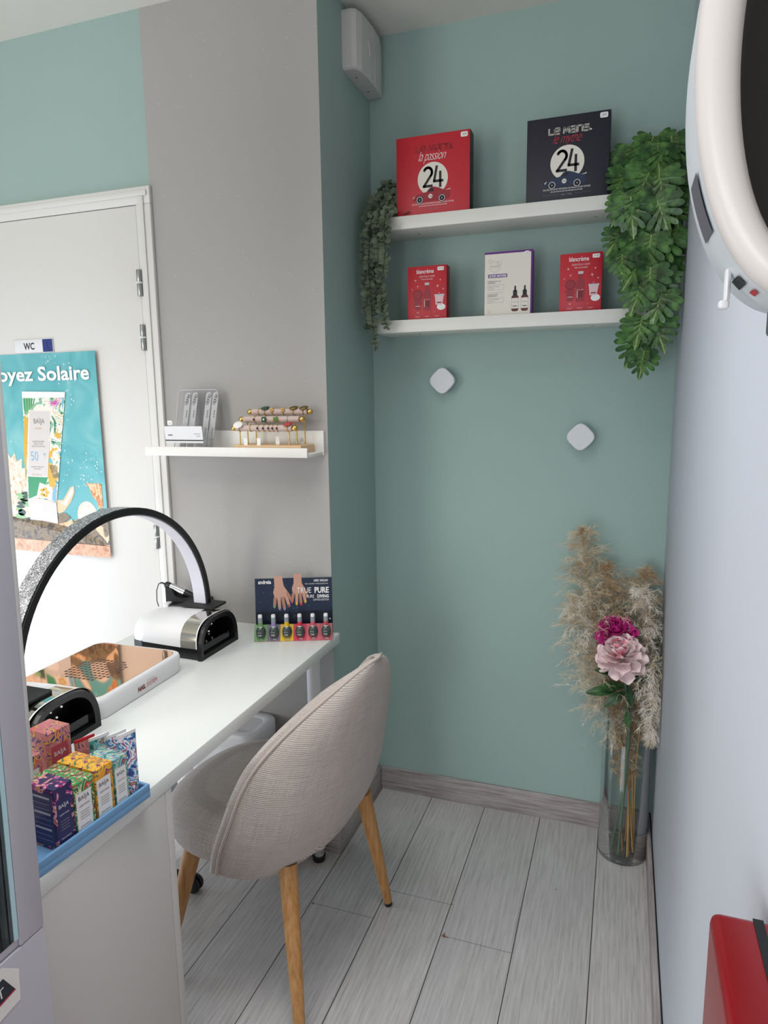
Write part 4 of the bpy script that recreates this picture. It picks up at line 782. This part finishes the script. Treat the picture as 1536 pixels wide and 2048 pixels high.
# ================================================================== BLUE TRAY WITH COSMETICS
TA=.0808; TO=(-.7795,.925,.7402)      # far right corner; tray runs back towards the camera
ty=thing('counter_tray','pale blue shallow counter tray with cosmetics, on the near end of the desk','tray',TO,-TA)
TL,TW=.36,.095
b=MB(); b.box(-TW,-TL,0,0,0,.012,'blue_tray',.0008); b.box(-.0055,-TL,.012,0,0,.025,'blue_tray',.0006); b.box(-TW,-.0055,.012,-.0055,0,.025,'blue_tray',.0006); b.box(-TW,-TL,.012,-TW+.004,-.0055,.025,'blue_tray',.0006); b.box(-TW+.004,-TL,.012,-.0055,-TL+.004,.025,'blue_tray',.0006); b.build('tray_body',ty)
def tl(x,y,z=0): 
    c_,s_=math.cos(-TA),math.sin(-TA); return (TO[0]+c_*x-s_*y,TO[1]+s_*x+c_*y,TO[2]+z)
def carton(label,x,y,w,d,h,art,panel='white_ink',ink='ink_black',z=.0122,group='floral cartons in the blue tray',rz=0):
    # x: right face towards +X, panel on +X face ; local tray coordinates
    loc=tl(x-w/2,y-d/2,z) if group.startswith('floral cartons in') else (x,y,z)
    t=thing('floral_carton',label,'box',loc,-TA+rz,group)
    b=MB(); b.box(-w/2,-d/2,0,w/2,d/2,h,art,.0006); Fm=frame((w/2,0,0),(0,1,0),(0,0,1))
    if panel: b.rect2(Fm,-d*.44,.004,d*.34,h*.80,panel,1)
    b.text2(Fm,'BAÏJA',-d*.05,h*.66,d*.26,ink,2,sx=.9); b.text2(Fm,'CRÈME MAINS',-d*.05,h*.54,d*.10,ink,2,sx=.85)
    for q in range(4): b.rect2(Fm,-d*.28,h*(.44-.045*q),d*.20,h*(.45-.045*q),'grey_ink',2)
    b.text2(Fm,'MON AMOUR',-d*.05,h*.16,d*.10,ink,2,sx=.85)
    if panel=='navy_b':
        Fn=frame((0,-d/2,0),(1,0,0),(0,0,1)); b.rect2(Fn,-w*.42,.006,w*.40,h*.90,'navy_b',1)
        for q in range(9): b.rect2(Fn,-w*.36,h*(.82-.085*q),w*.30,h*(.84-.085*q)-.001 if q%3 else h*(.855-.085*q),'lav' if q%3 else 'light_grey',2)
    b.build('printed_carton',t); return t
mat('navy_b','2b2860',.4); mat('coral_b','bf4a55',.4)
D_=.034
carton('navy floral carton with dark blue panel, nearest the front tray corner',-.008,-.155,.054,.034,.104,'f_navy','navy_b','white_ink')
cols=(('green and red',-.1145,'f_green',3,.0400,.092),('orange',-.0735,'f_orange',3,.0385,.094),('teal',-.040,'f_teal',2,.0320,.092))
DEP=.0285
for nm,y_,art,cnt,dd,hh in cols:
    for q in range(cnt):
        pos=('front','middle','back')[q] if cnt==3 else ('front','back')[q]
        carton('%s floral carton with white label, %s of the %s row in the tray'%(nm,pos,nm.split()[0]),-.0075-q*DEP,y_,DEP-.0008,dd-.001,hh,art)
carton('red floral carton behind the navy one in the blue tray',-.064,-.156,.026,.033,.094,'f_green')
carton('coral floral carton standing on the desk behind the blue tray',-.945,.872,.05,.045,.135,'f_coral','coral_b','white_ink',.7402,'floral cartons behind the tray')
carton('coral floral carton with white label, beside the display case on the desk',-.938,.800,.05,.045,.118,'f_coral','white_ink','ink_black',.7402,'floral cartons behind the tray')
def cream_tube(label,x,y,h,art,rz=0,tilt=0,world=None,cap='white_ink'):
    t=thing('cream_tube',label,'tube',world or tl(x,y,.0122),0,'hand cream tubes around the tray'); t.rotation_euler=(0,tilt,rz)
    b=MB(); rings=[]
    for z,rx,ry in((0,.0150,.0150),(.002,.0158,.0158),(h*.25,.0165,.0150),(h*.5,.0175,.0115),(h*.75,.0185,.0065),(h*.95,.0192,.0016),(h,.0192,.0009)):
        rings.append([(rx*math.cos(2*PI*j/24),ry*math.sin(2*PI*j/24),z) for j in range(24)])
    b.loft(rings[:-1],art,True); Fq=frame((.002,-.0075,h*.55),(1,0,0),(0,.16,.99)); b.ring2(Fq,0,h*.18,.0055,.0065,'white_ink',1,16); b.build('body',t)
    b=MB(); b.loft([[(x_*1.01,y_*1.3,z_) for x_,y_,z_ in rings[-2]],[(x_*1.01,y_*1.6,z_) for x_,y_,z_ in rings[-1]]],cap,True); b.build('crimped_end',t); return t
cream_tube('blue floral hand cream tube at the far end of the blue tray',-.024,-.0235,.118,'f_mixed',1.25)
cream_tube('coral hand cream tube in the back row, nearest the far nail lamp side',0,0,.105,'f_coral',1.2,0,(-.900,.905,.7402),'red')
cream_tube('green floral hand cream tube in the middle of the back row',0,0,.110,'f_teal',1.2,0,(-.873,.912,.7402)) 
cream_tube('dark floral hand cream tube at the right of the back row',0,0,.113,'f_mixed',1.2,0,(-.846,.925,.7402))
cream_tube('night blue floral hand cream tube in the front tray corner beside the display case',-.022,-.236,.112,'f_nightfl',1.45,0)

# ================================================================== DISPLAY CASE (left edge of frame)
XS=-.75
dc=thing('display_case','tall grey-white display case with black glass front, beside the desk','display case',(-.95,.45,0))
def dl(x,y): return x+.95,y-.45
b=MB(); mat('case_white','c3c0c8',.5)
xr,yf=XS+.95,.6505-.45; yn=-.20; xl=-.19; 
b.box(xl,yn,0,xr,yf,.708,'case_white',.001)          # base
b.box(xl,yf-.040,.710,xr,yf,1.95,'case_white',.001)   # far frame post
b.box(xl,yn,.710,xr,yn+.03,1.95,'case_white',.001)
b.box(xl,yn,1.95,xr,yf,2.0,'case_white',.001); b.box(xl,yn,.710,xl+.01,yf,1.95,'case_white'); b.build('carcass',dc)
b=MB(); b.box(xl+.012,yn+.03,.7225,xr-.012,yf-.0405,1.945,'black_gloss'); b.build('dark_interior',dc)
b=MB(); b.box(xr-.011,yn+.031,.7105,xr-.003,yf-.0405,.7215,'case_white',.0005); b.build('bottom_rail',dc)
b=MB(); b.box(xr-.010,yn+.031,.723,xr-.002,yf-.0475,1.944,'clear_glass'); b.box(xr-.0085,yf-.0475,.723,xr-.0005,yf-.041,1.944,'glass_edge'); b.build('glass_pane',dc)
b=MB(); b.box(xr-.045,yf+.0005,.928,xr-.0,yf+.0105,1.95,'door_white',.003); b.build('side_trim',dc)
for o_ in dc.children:
    for v in o_.data.vertices:
        if v.co.z>.93: v.co.y+=(v.co.z-.93)*.024
st=thing('price_label','tilted white card with black ST label, stuck on the display case base','label',(XS,.545,.665))
b=MB(); Fq=frame((.0006,0,0),(0,1,0),(0,0,1))@Matrix.Rotation(.12,4,'Z')
b.poly2(Fq,[(-.075,-.035),(.052,-.035),(.060,.010),(.038,.036),(-.075,.036)],'sticker',1)
b.poly2(Fq,[(-.065,-.014),(.049,-.014),(.036,.019),(-.065,.019)],'a_navy2',2); b.poly2(Fq,[(-.065,-.014),(.049,-.014),(.0480,-.0115),(-.065,-.0115)],'red_ink',3); b.text2(Fq,'BEST',.034,-.006,.021,'white_ink',3,'RIGHT',.95); b.build('card',st)
# glossy red cabinet bottom right
rc=thing('red_cabinet','glossy red cabinet with black line along its top, at the right edge below the hood','cabinet',(.20,.40,0))
b=MB(); b.box(-.1145,-.16,0,.12,.185,1.006,'gloss_red',.008,seg=3); b.build('body',rc)
b=MB(); b.box(-.082,-.155,1.006,-.074,.1815,1.0072,'black_gloss'); b.build('seam_strip',rc)
# hood
hd=thing('hair_hood','cream oval hair dryer hood with dark inside, hanging by the right wall','hair dryer',(.106,.5,1.650))
def oval(rx,rz_,y,k=72,n_=2.05): return [(rx*math.copysign(abs(math.cos(a))**(2/n_),math.cos(a)),y,rz_*math.copysign(abs(math.sin(a))**(2/n_),math.sin(a))) for a in [2*PI*i/k for i in range(k)]]
hx,hz=.0745,.153
b=MB(); b.loft([oval(hx-.001,hz-.001,.012),oval(hx,hz,.004),oval(hx-.002,hz-.002,-.003),oval(hx*.93,hz*.965,-.008),oval(hx*.82,hz*.92,-.010),oval(hx*.72,hz*.87,-.007),oval(hx*.66,hz*.845,.0),oval(hx*.64,hz*.835,.012)],'hood_cream',True,True,False); b.build('front_rim',hd)
b=MB(); b.loft([oval(hx*.65,hz*.84,.010),oval(hx*.55,hz*.7,.05),oval(hx*.3,hz*.4,.085),oval(hx*.02,hz*.02,.095)],'hood_dark',True,True,False); b.build('inner_lining',hd)
b=MB(); rings=[oval(hx-.001,hz-.001,.012),oval(hx*1.0,hz*1.0,.04),oval(hx*.99,hz*.995,.085),oval(hx*.90,hz*.96,.098)]; b.loft(rings,'hood_side',True,True,False); b.add(rings[-1],[tuple(range(72))],'hood_side'); b.build('outer_shell',hd)
def side_plate(a0,a1,y0,y1,mt,nm,h=.0008):
    bb=MB(); pts=[]
    A=[a0+(a1-a0)*i/6 for i in range(7)]
    vs=[]
    for a in A:
        for y in (y0,y1):
            p=[(v) for v in (1,)]
            c_,s_=math.cos(a),math.sin(a); n_=2.05
            vs.append(((hx+h)*math.copysign(abs(c_)**(2/n_),c_),y,(hz+h)*math.copysign(abs(s_)**(2/n_),s_)))
    bb.add(vs,[(2*i,2*i+1,2*i+3,2*i+2) for i in range(6)],mt); return bb.build(nm,hd)
mat('label_grey','5d5d66',.4)
side_plate(PI+.42,PI+.72,.022,.062,'label_grey','data_label'); side_plate(PI+1.02,PI+1.10,.022,.05,'ink_black','switch_label'); side_plate(PI+1.16,PI+1.21,.02,.035,'red','warning_label')
b=MB(); b.box(-.046,.035,-.146,-.042,.045,-.124,'clear_glass' if False else 'plastic_white',.002); b.box(-.049,.035,-.151,-.042,.045,-.145,'plastic_white',.002); b.build('clip',hd)
b=MB(); b.box(-.012,.02,-.168,.03,.08,-.146,'label_grey',.003); b.build('hinge_block',hd)

# ================================================================== TRAILING PLANTS
def heartw(v): return interp(v,[-.14,-.06,.08,.25,.42,.58,.74,.88,1.0],[.22,.46,.58,.60,.56,.48,.36,.21,.0])
def monstera_polys():
    P_=[]; body=[(heartw(v)*.34,v) for v in (-.06,.05,.2,.35,.5,.65,.8)]; P_.append([(0,-.01)]+body+[(0,.92)]); P_.append([(0,-.01)]+[(-x,y) for x,y in body]+[(0,.92)])
    roots=[.0,.07,.17,.30,.45]; tips=[-.03,.20,.42,.63,.82]; wid=[.105,.10,.095,.085,.07]
    for sg in (1,-1):
        for r_,t_,w_ in zip(roots,tips,wid):
            bx,by=heartw(t_)*1.05,t_; L_=math.hypot(bx,by-r_); dx,dy=bx/L_,(by-r_)/L_; px,py=-dy,dx
            prof=[(.0,.02),(.35,w_*.72),(.60,w_*.98),(.80,w_*1.0),(.93,w_*.72),(1.0,w_*.18)]
            pts=[(dx*L_*a-px*h,r_+dy*L_*a-py*h) for a,h in prof]+[(dx*L_*a+px*h,r_+dy*L_*a+py*h) for a,h in prof[::-1]]
            P_.append([(sg*x,y) for x,y in pts])
        P_.append([(0,.70),(sg*.10,.80),(sg*.085,.92),(sg*.03,1.0),(0,1.06)])
    return P_
LM=monstera_polys()
def put_polys(b,pos,size,dirv,nrm,polys,mt,curlk=.3):
    y=Vector(dirv).normalized(); nn=Vector(nrm); nn=(nn-y*nn.dot(y)).normalized(); x=y.cross(nn); P0_=Vector(pos)
    for P in polys:
        vs=[]; uv=[]
        for px,py in P:
            q=py-.45; bend=-curlk*(px*px*.5+q*q*.7)+.03*abs(px); vs.append(P0_+(x*px+y*q+nn*bend)*size); uv.append((abs(px),py))
        b.add(vs,[tuple(range(len(vs)))],mt,False,uvs=uv)
def put_leaf(b,pos,size,dirv,nrm,shape,mt,curlk=.25):
    y=Vector(dirv).normalized(); nn=Vector(nrm); nn=(nn-y*nn.dot(y)).normalized(); x=y.cross(nn)
    vs=[Vector(pos)]+[]; uv=[(0,0)]
    for px,py in shape:
        bend=-curlk*(px*px+py*py*.6)+.10*abs(px)
        vs.append(Vector(pos)+(x*px+y*(py)+nn*bend)*size); uv.append((px*.9,py*.9))
    k=len(shape); b.add(vs,[(0,i+1,(i+1)%k+1) for i in range(k)],mt,False,uvs=uv)
def PXY(px,py,Y): 
    d=fw+CR*((px-768)/F)-CU*((py-1024)/F); t_=Y/d.y; return Vector((d.x*t_,Y,CH+d.z*t_))
mp_=thing('trailing_monstera','artificial trailing monstera with split green leaves hanging over the right shelf ends','plant',(.045,2.10,1.99))
O_=Vector((.045,2.10,1.99)); R3=random.Random(21)
Lp=[(1243,345,74,2.14),(1262,325,76,2.12),(1288,318,72,2.08),(1300,298,66,2.10),(1325,290,58,2.14),(1345,300,66,2.12),(1352,320,60,2.12),(1318,318,70,2.06),(1275,350,66,2.12),(1300,345,74,2.08),(1335,345,66,2.10),(1240,366,60,2.09),
 (1285,372,80,2.05),(1322,380,78,2.05),(1350,372,62,2.10),(1308,400,70,2.08),(1300,370,70,2.12),
 (1237,418,62,2.04),(1264,430,78,2.03),(1293,420,64,2.07),(1324,430,78,2.03),(1352,425,66,2.07),(1362,400,60,2.10),(1340,455,66,2.10),(1300,455,64,2.06),
 (1230,482,58,2.04),(1270,492,62,2.04),(1292,478,60,2.08),(1296,505,74,2.03),(1330,495,78,2.04),(1345,520,66,2.08),(1262,510,66,2.05),(1310,530,70,2.03),
 (1243,528,60,2.03),(1268,543,72,2.03),(1322,545,72,2.04),(1298,570,74,2.02),(1326,575,66,2.05),(1284,552,60,2.08),
 (1272,594,74,2.03),(1314,615,74,2.02),(1330,598,50,2.06),(1278,660,70,2.02),(1318,668,72,2.03),(1266,698,72,2.02),(1284,728,58,2.02)]
b=MB(); lb=None
for (px,py,sz,Y) in Lp:
    p=PXY(px,py,Y)-O_; s_=sz/F*2.15*.74
    side=(px-1300)/70; a=R3.uniform(-.5,.5)-side*.55*R3.random()*-1
    dirv=(math.sin(a)*.8+side*.25,R3.uniform(-.35,.1),-math.cos(a)); nrm=(R3.uniform(-.45,.35),-1,R3.uniform(.0,.7))
    bb=MB(); put_polys(bb,p,s_*1.12,dirv,nrm,LM,'monstera_leaf'); bb.build('leaf',mp_)
vines=[[(1300,265,2.16),(1308,300,2.12),(1300,350,2.1),(1296,420,2.07),(1298,520,2.06),(1293,600,2.05),(1296,660,2.04),(1292,720,2.03)],[(1310,300,2.12),(1285,370,2.08),(1252,430,2.06),(1250,500,2.05),(1262,560,2.05)],[(1310,300,2.12),(1345,330,2.12),(1335,400,2.09),(1330,470,2.08),(1325,560,2.06),(1322,600,2.05)],[(1370,295,2.14),(1345,300,2.12),(1310,310,2.12)],[(1293,635,2.04),(1280,640,2.035),(1278,655,2.03)],[(1294,690,2.04),(1275,685,2.035),(1266,695,2.03)]]
b=MB()
def smoothpath(P,n_=6):
    out=[]
    for i in range(len(P)-1):
        p0,p1,p2,p3=P[max(i-1,0)],P[i],P[i+1],P[min(i+2,len(P)-1)]
        for j in range(n_):
            t=j/n_; out.append(.5*((2*p1)+(p2-p0)*t+(2*p0-5*p1+4*p2-p3)*t*t+(3*p1-p0-3*p2+p3)*t**3))
    return out+[P[-1]]
for v in vines: b.tube(smoothpath([PXY(*q)-O_ for q in v]),.0016,'vine_stem',6)
b.build('vines',mp_)
b=MB(); b.lathe([(.001,0),(.032,0),(.04,.05),(.042,.052),(.036,.052),(.033,.045),(.001,.045)],'vine_stem',18,RT((PXY(1305,340,2.165)-O_).to_tuple()[:2]+(.001,))); b.build('pot',mp_)
# eucalyptus
ep=thing('trailing_eucalyptus','artificial trailing eucalyptus with small grey-green leaves over the left shelf ends','plant',(-.735,2.12,1.99)); O_=Vector((-.735,2.12,1.99))
OV=[(.42*math.sin(2*PI*i/14)*(1-.12*math.cos(2*PI*i/14)),.5*math.cos(2*PI*i/14)) for i in range(14)]
strands=[[(772,392,2.14),(757,400,2.12),(742,450,2.065),(738,520,2.06),(742,590,2.06),(745,640,2.055),(752,700,2.05)],[(778,385,2.14),(762,400,2.12),(756,450,2.06),(760,520,2.055),(764,600,2.055),(762,628,2.055)],[(768,370,2.15),(750,395,2.12),(733,450,2.08),(730,530,2.07),(734,600,2.07),(733,655,2.07)],[(782,395,2.12),(772,420,2.09),(768,450,2.05),(770,500,2.05),(764,560,2.05)],[(785,375,2.15),(778,365,2.16),(765,368,2.16)],[(788,400,2.13),(770,440,2.05),(775,470,2.05)],[(762,600,2.055),(768,635,2.05),(775,655,2.05)],[(745,420,2.11),(750,470,2.09),(748,540,2.08),(752,610,2.07),(742,660,2.06)]]
bs=MB(); bl=MB()
for sd,v in enumerate(strands):
    P=smoothpath([PXY(*q)-O_ for q in v],10); bs.tube(P,.0010,'vine_stem',5); L=0; last=-1
    for i in range(1,len(P)):
        L+=(P[i]-P[i-1]).length
        if L-last>.0095:
            last=L
            for sg in(-1,1,0):
                a=R3.uniform(0,2*PI); d_=Vector((math.cos(a)*.9,math.sin(a)*.6-.2,R3.uniform(-.5,.3))).normalized(); sz=R3.uniform(.015,.023)*(1.0 if i<len(P)*.85 else .7)
                put_leaf(bl,P[i]+d_*sz*.55,sz,d_,(R3.uniform(-.6,.6),-1,R3.uniform(-.3,.8)),OV,'eucalyptus_leaf',.15)
for q in range(60):
    p=Vector((R3.gauss(.012,.022),R3.gauss(.0,.02),R3.uniform(.003,.085)))
    a=R3.uniform(0,2*PI); d_=Vector((math.cos(a),math.sin(a)*.7,R3.uniform(-.2,.7))).normalized(); put_leaf(bl,p,R3.uniform(.02,.028),d_,(R3.uniform(-.5,.5),-1,.4),OV,'eucalyptus_leaf',.15)
tag(bl.build('leaves',ep),kind='stuff'); bs.build('stems',ep)

# ================================================================== VASE, PAMPAS, PEONIES
VX,VY,VR,VH=.046,2.122,.0735,.497
vs_=thing('glass_vase','tall clear cylinder glass vase holding pampas and peonies on the floor','vase',(VX,VY,0))
b=MB(); b.lathe([(VR-.003,VH-.001),(VR-.0015,VH),(VR,VH-.001),(VR,.004)],'clear_glass',48,cap=False); b.build('cylinder_wall',vs_)
b=MB(); b.lathe([(VR-.004,0),(VR,.003),(VR,.013),(VR-.0035,.014)],'glass_base',48); b.build('thick_base',vs_)
mat('debris','b9a184',.9); b=MB(); RD=random.Random(4)
for q in range(240):
    a=RD.uniform(0,2*PI); r_=RD.uniform(.02,.066); p=Vector((r_*math.cos(a),r_*math.sin(a),.0155+RD.random()*.02)); d_=Vector((RD.gauss(0,1),RD.gauss(0,1),RD.gauss(0,.5))).normalized()*.006
    b.tube([p-d_,p+d_*.3+Vector((0,0,.001)),p+d_],.0003,'debris',3,False)
tag(b.build('fallen_fluff',vs_),kind='stuff')
def plume(label,base,path,rad,nh,mt,mt2=None,seed=1,droop=.03,length=.05):
    """one stem of pampas: path in world, plume covers its upper part"""
    t=thing('pampas_grass',label,'dried grass',base,0,'pampas stems in the glass vase'); B=Vector(base); R4=random.Random(seed)
    P=smoothpath([Vector(p)-B for p in path],8); cum=[0]
    for i in range(1,len(P)): cum.append(cum[-1]+(P[i]-P[i-1]).length)
    tot=cum[-1]; b=MB(); b.tube(P,[.0024-.0014*c_/tot for c_ in cum],'straw_stem',6); b.build('stem',t)
    def at_(s_):
        for i in range(1,len(P)):
            if cum[i]>=s_:
                f_=(s_-cum[i-1])/max(cum[i]-cum[i-1],1e-6); return P[i-1].lerp(P[i],f_),(P[i]-P[i-1]).normalized()
        return P[-1],(P[-1]-P[-2]).normalized()
    b=MB(); s0=rad[0]*tot; nbr=max(40,nh//28)
    for q in range(nbr):
        f_=((q+R4.random())/nbr)**.85; s_=s0+(tot-s0)*f_; p,tn=at_(s_); a=R4.uniform(0,2*PI); o_=tn.orthogonal().normalized(); side=o_*math.cos(a)+tn.cross(o_)*math.sin(a)
        env=(math.sin(PI*min(1,f_*.90+.10))**.6)*rad[1]; ln=env*R4.uniform(.75,1.55); K_=9; st_=ln/K_
        d=(side*R4.uniform(.5,1.1)+tn*R4.uniform(.35,1.2)).normalized(); cur=p.copy(); br=[cur.copy()]; wander=Vector((R4.gauss(0,.10),R4.gauss(0,.10),R4.gauss(0,.06)))
        for k_ in range(K_):
            cur=cur+d*st_; br.append(cur.copy()); d=(d+wander+Vector((R4.gauss(0,.10),R4.gauss(0,.10),-.05-droop*k_*.9+R4.gauss(0,.08)))).normalized()
        m_=mt if (mt2 is None or R4.random()<.7) else mt2
        w_=.0004; nrm=d.orthogonal().normalized(); vs=[]
        for pp in br: vs+=[pp-nrm*w_,pp+nrm*w_]
        b.add(vs,[(2*k_,2*k_+1,2*k_+3,2*k_+2) for k_ in range(K_)],m_,True)
        for h_ in range(44):
            t_=R4.random()**.8*K_; k_=min(int(t_),K_-1); p0=br[k_].lerp(br[k_+1],t_-k_); tb=(br[k_+1]-br[k_]).normalized()
            dd=(tb*R4.uniform(.4,1.2)+Vector((R4.gauss(0,1),R4.gauss(0,1),R4.gauss(0,.8)))*.55).normalized(); L_=R4.uniform(.008,.024); w_=R4.uniform(.00022,.00045)
            nr=dd.cross(Vector((R4.gauss(0,1),R4.gauss(0,1),R4.gauss(0,1)))).normalized(); p1=p0+dd*L_*.5; d2=(dd+Vector((R4.gauss(0,.35),R4.gauss(0,.35),-.35))).normalized(); p2=p1+d2*L_*.5
            b.add([p0-nr*w_,p0+nr*w_,p1-nr*w_,p1+nr*w_,p2-nr*w_*.9,p2+nr*w_*.9],[(0,1,3,2),(2,3,5,4)],m_,True)
    for v in b.v:      # keep clear of the walls
        wx_=v.x+B.x; wy_=v.y+B.y
        if wx_>XR-.004: v.x=XR-.004-B.x-abs(wx_-XR)*.05
        if wy_>YB-.003: v.y=YB-.003-B.y-abs(wy_-YB)*.05
    tag(b.build('plume',t),kind='stuff'); return t
zb=.018
plume('tallest beige pampas plume, leaning up to the left against the teal wall',(VX+.020,VY-.035,zb),[(VX+.020,VY-.035,zb),(VX+.0,VY-.01,.30),(-.02,2.13,.55),(-.070,2.14,.78),(-.105,2.15,.97),(-.110,2.14,1.045)],(.40,.11),7000,'pampas_fluff','pampas_brown',1)
plume('broad beige pampas plume spreading low on the left side',(VX+.032,VY-.020,zb),[(VX+.032,VY-.02,zb),(VX+.0,VY,.30),(-.01,2.12,.50),(-.065,2.12,.66),(-.110,2.11,.78),(-.13,2.11,.83)],(.38,.12),5200,'pampas_fluff','pampas_light',2,.04)
plume('brownish pampas plume rising in the centre behind the magenta peony',(VX-.01,VY-.04,zb),[(VX-.01,VY-.04,zb),(VX-.005,VY,.30),(.01,2.16,.55),(-.01,2.17,.78),(-.030,2.16,.90),(-.040,2.15,.93)],(.40,.11),5000,'pampas_brown','pampas_fluff',3)
plume('pampas plume in the right corner behind the pale one',(VX+.03,VY-.005,zb),[(VX+.03,VY-.005,zb),(VX+.02,VY+.01,.30),(.055,2.16,.60),(.078,2.17,.82),(.080,2.16,.90),(.085,2.15,.92)],(.45,.10),4200,'pampas_brown','pampas_fluff',4)
plume('pale cream pampas plume drooping forward on the right over the vase rim',(VX+.01,VY+.03,zb),[(VX+.01,VY+.03,zb),(VX+.015,VY+.01,.30),(.075,2.12,.60),(.085,2.10,.78),(.078,2.08,.875),(.045,2.06,.885)],(.50,.07),3400,'pampas_light','pampas_fluff',5,.07)
plume('pale pampas plume hanging down along the white wall',(VX+.035,VY+.02,zb),[(VX+.035,VY+.02,zb),(VX+.03,VY+.0,.30),(.09,2.08,.55),(.105,2.03,.68),(.108,2.0,.60),(.106,1.99,.45)],(.50,.06),2600,'pampas_light','pampas_fluff',6,.07)
plume('brown pampas plume inside the vase on the left',(VX+.0,VY-.02,zb),[(VX+.0,VY-.02,zb),(VX-.012,VY,.22),(VX-.030,VY+.01,.36),(VX-.035,VY,.50),(VX-.030,VY,.60)],(.35,.038),2200,'pampas_brown','pampas_fluff',7)
plume('brown pampas plume inside the vase on the right',(VX+.015,VY-.05,zb),[(VX+.015,VY-.05,zb),(VX+.012,VY,.24),(VX+.015,VY+.01,.38),(VX+.02,VY,.50),(VX+.02,VY,.60)],(.35,.036),2000,'pampas_brown','pampas_fluff',8)
def petal(b,c,dirv,upv,L,Wd_,cup,mt,ruf,R5):
    y=Vector(dirv).normalized(); z=Vector(upv); z=(z-y*z.dot(y)).normalized(); x=y.cross(z); nu,nv=6,6; vs=[]
    ph=R5.uniform(0,6)
    for j in range(nv+1):
        v=j/nv; w_=Wd_*(math.sin(PI*min(.5,v*.62+.06))**.8)*(1-.35*max(0,v-.8)/.2)
        for i in range(nu+1):
            u_=i/nu*2-1; h=cup*(v*v)*L+.22*w_*u_*u_+ruf*L*math.sin(u_*5+ph)*v*v
            vs.append(Vector(c)+y*(L*v*(1-.10*abs(u_)**2*(v>.9)))+x*(w_*u_*.5)+z*h)
    b.add(vs,[(j*(nu+1)+i,j*(nu+1)+i+1,(j+1)*(nu+1)+i+1,(j+1)*(nu+1)+i) for j in range(nv) for i in range(nu)],mt,True)
def peony(label,base,stem,c,R_,m1,m2,seed,axis,leaves=()):
    t=thing('peony',label,'flower',base,0,'artificial peonies in the glass vase'); B=Vector(base); b=MB(); b.tube(smoothpath([Vector(p)-B for p in stem],6),.0042,'peony_stem',10); b.build('stem',t)
    R5=random.Random(seed); b=MB(); C0=Vector(c)-B; ax=Vector(axis).normalized(); o=ax.orthogonal().normalized(); o2=ax.cross(o)
    for ring_,(el,n_,Lm) in enumerate(((-.42,9,1.0),(-.12,9,1.0),(.15,9,.95),(.45,8,.85),(.75,7,.72),(1.05,6,.58),(1.35,5,.45))):
        for q in range(n_):
            a=2*PI*(q+.5*(ring_%2))/n_+R5.uniform(-.15,.15); e=el+R5.uniform(-.1,.1); d=(o*math.cos(a)+o2*math.sin(a))*math.cos(e)+ax*math.sin(e)
            mt=m1 if R5.random()<(.9 if ring_<4 else .45) else m2
            petal(b,C0+ax*R_*(.05*ring_-.1),d,ax*(1 if el<1 else .6)-d*.0+(-(o*math.cos(a)+o2*math.sin(a)) if el>.7 else Vector((0,0,0))),R_*Lm*R5.uniform(.92,1.08),R_*.62,.16+.10*ring_*.5,mt,.05,R5)
    b.build('bloom',t)
    for (p,d,sz) in leaves:
        b=MB(); LF=[(.19*math.sin(PI*i/10)*(1 if i<=10 else -1),-.5+i/10) for i in range(11)]+[(-.19*math.sin(PI*i/10),-.5+i/10) for i in range(9,0,-1)]
        d=Vector(d).normalized(); put_leaf(b,Vector(p)-B+d*sz*.5,sz,d,(.1,-.5,.8),LF,'peony_leaf',.35); b.build('leaf',t)
peony('pale pink peony bloom at the front, just above the vase rim',(VX-.012,VY-.045,.018),[(VX-.012,VY-.045,.018),(VX-.004,VY-.04,.20),(VX+.004,VY-.045,.42),(.040,2.060,.54),(.022,2.035,.66)],(.016,2.030,.685),.074,'pink_petal','pink_petal_deep',2,(-.12,-.42,.90),
 [((.035,2.05,.590),(-1,-.3,.0),.085),((.010,2.045,.575),(-1,-.1,-.15),.095),((.035,2.05,.575),(-.8,-.5,-.55),.085),((.04,2.045,.60),(.2,-.4,-.9),.07),((.04,2.055,.61),(.8,-.2,.1),.075),((.02,2.035,.635),(-.9,-.2,.1),.08),((.042,2.035,.525),(.02,-.2,-1),.060),((.03,2.03,.645),(.6,-.3,-.3),.07)])
peony('magenta peony bloom behind and above the pale pink one',(VX-.035,VY-.035,.018),[(VX-.035,VY-.035,.018),(VX-.010,VY-.03,.20),(VX+.0,VY-.01,.42),(.028,2.09,.60),(.004,2.085,.70)],(.000,2.085,.735),.062,'magenta_petal','magenta_petal',3,(-.1,-.5,.85),[((.02,2.07,.64),(-.9,-.3,-.1),.08)])
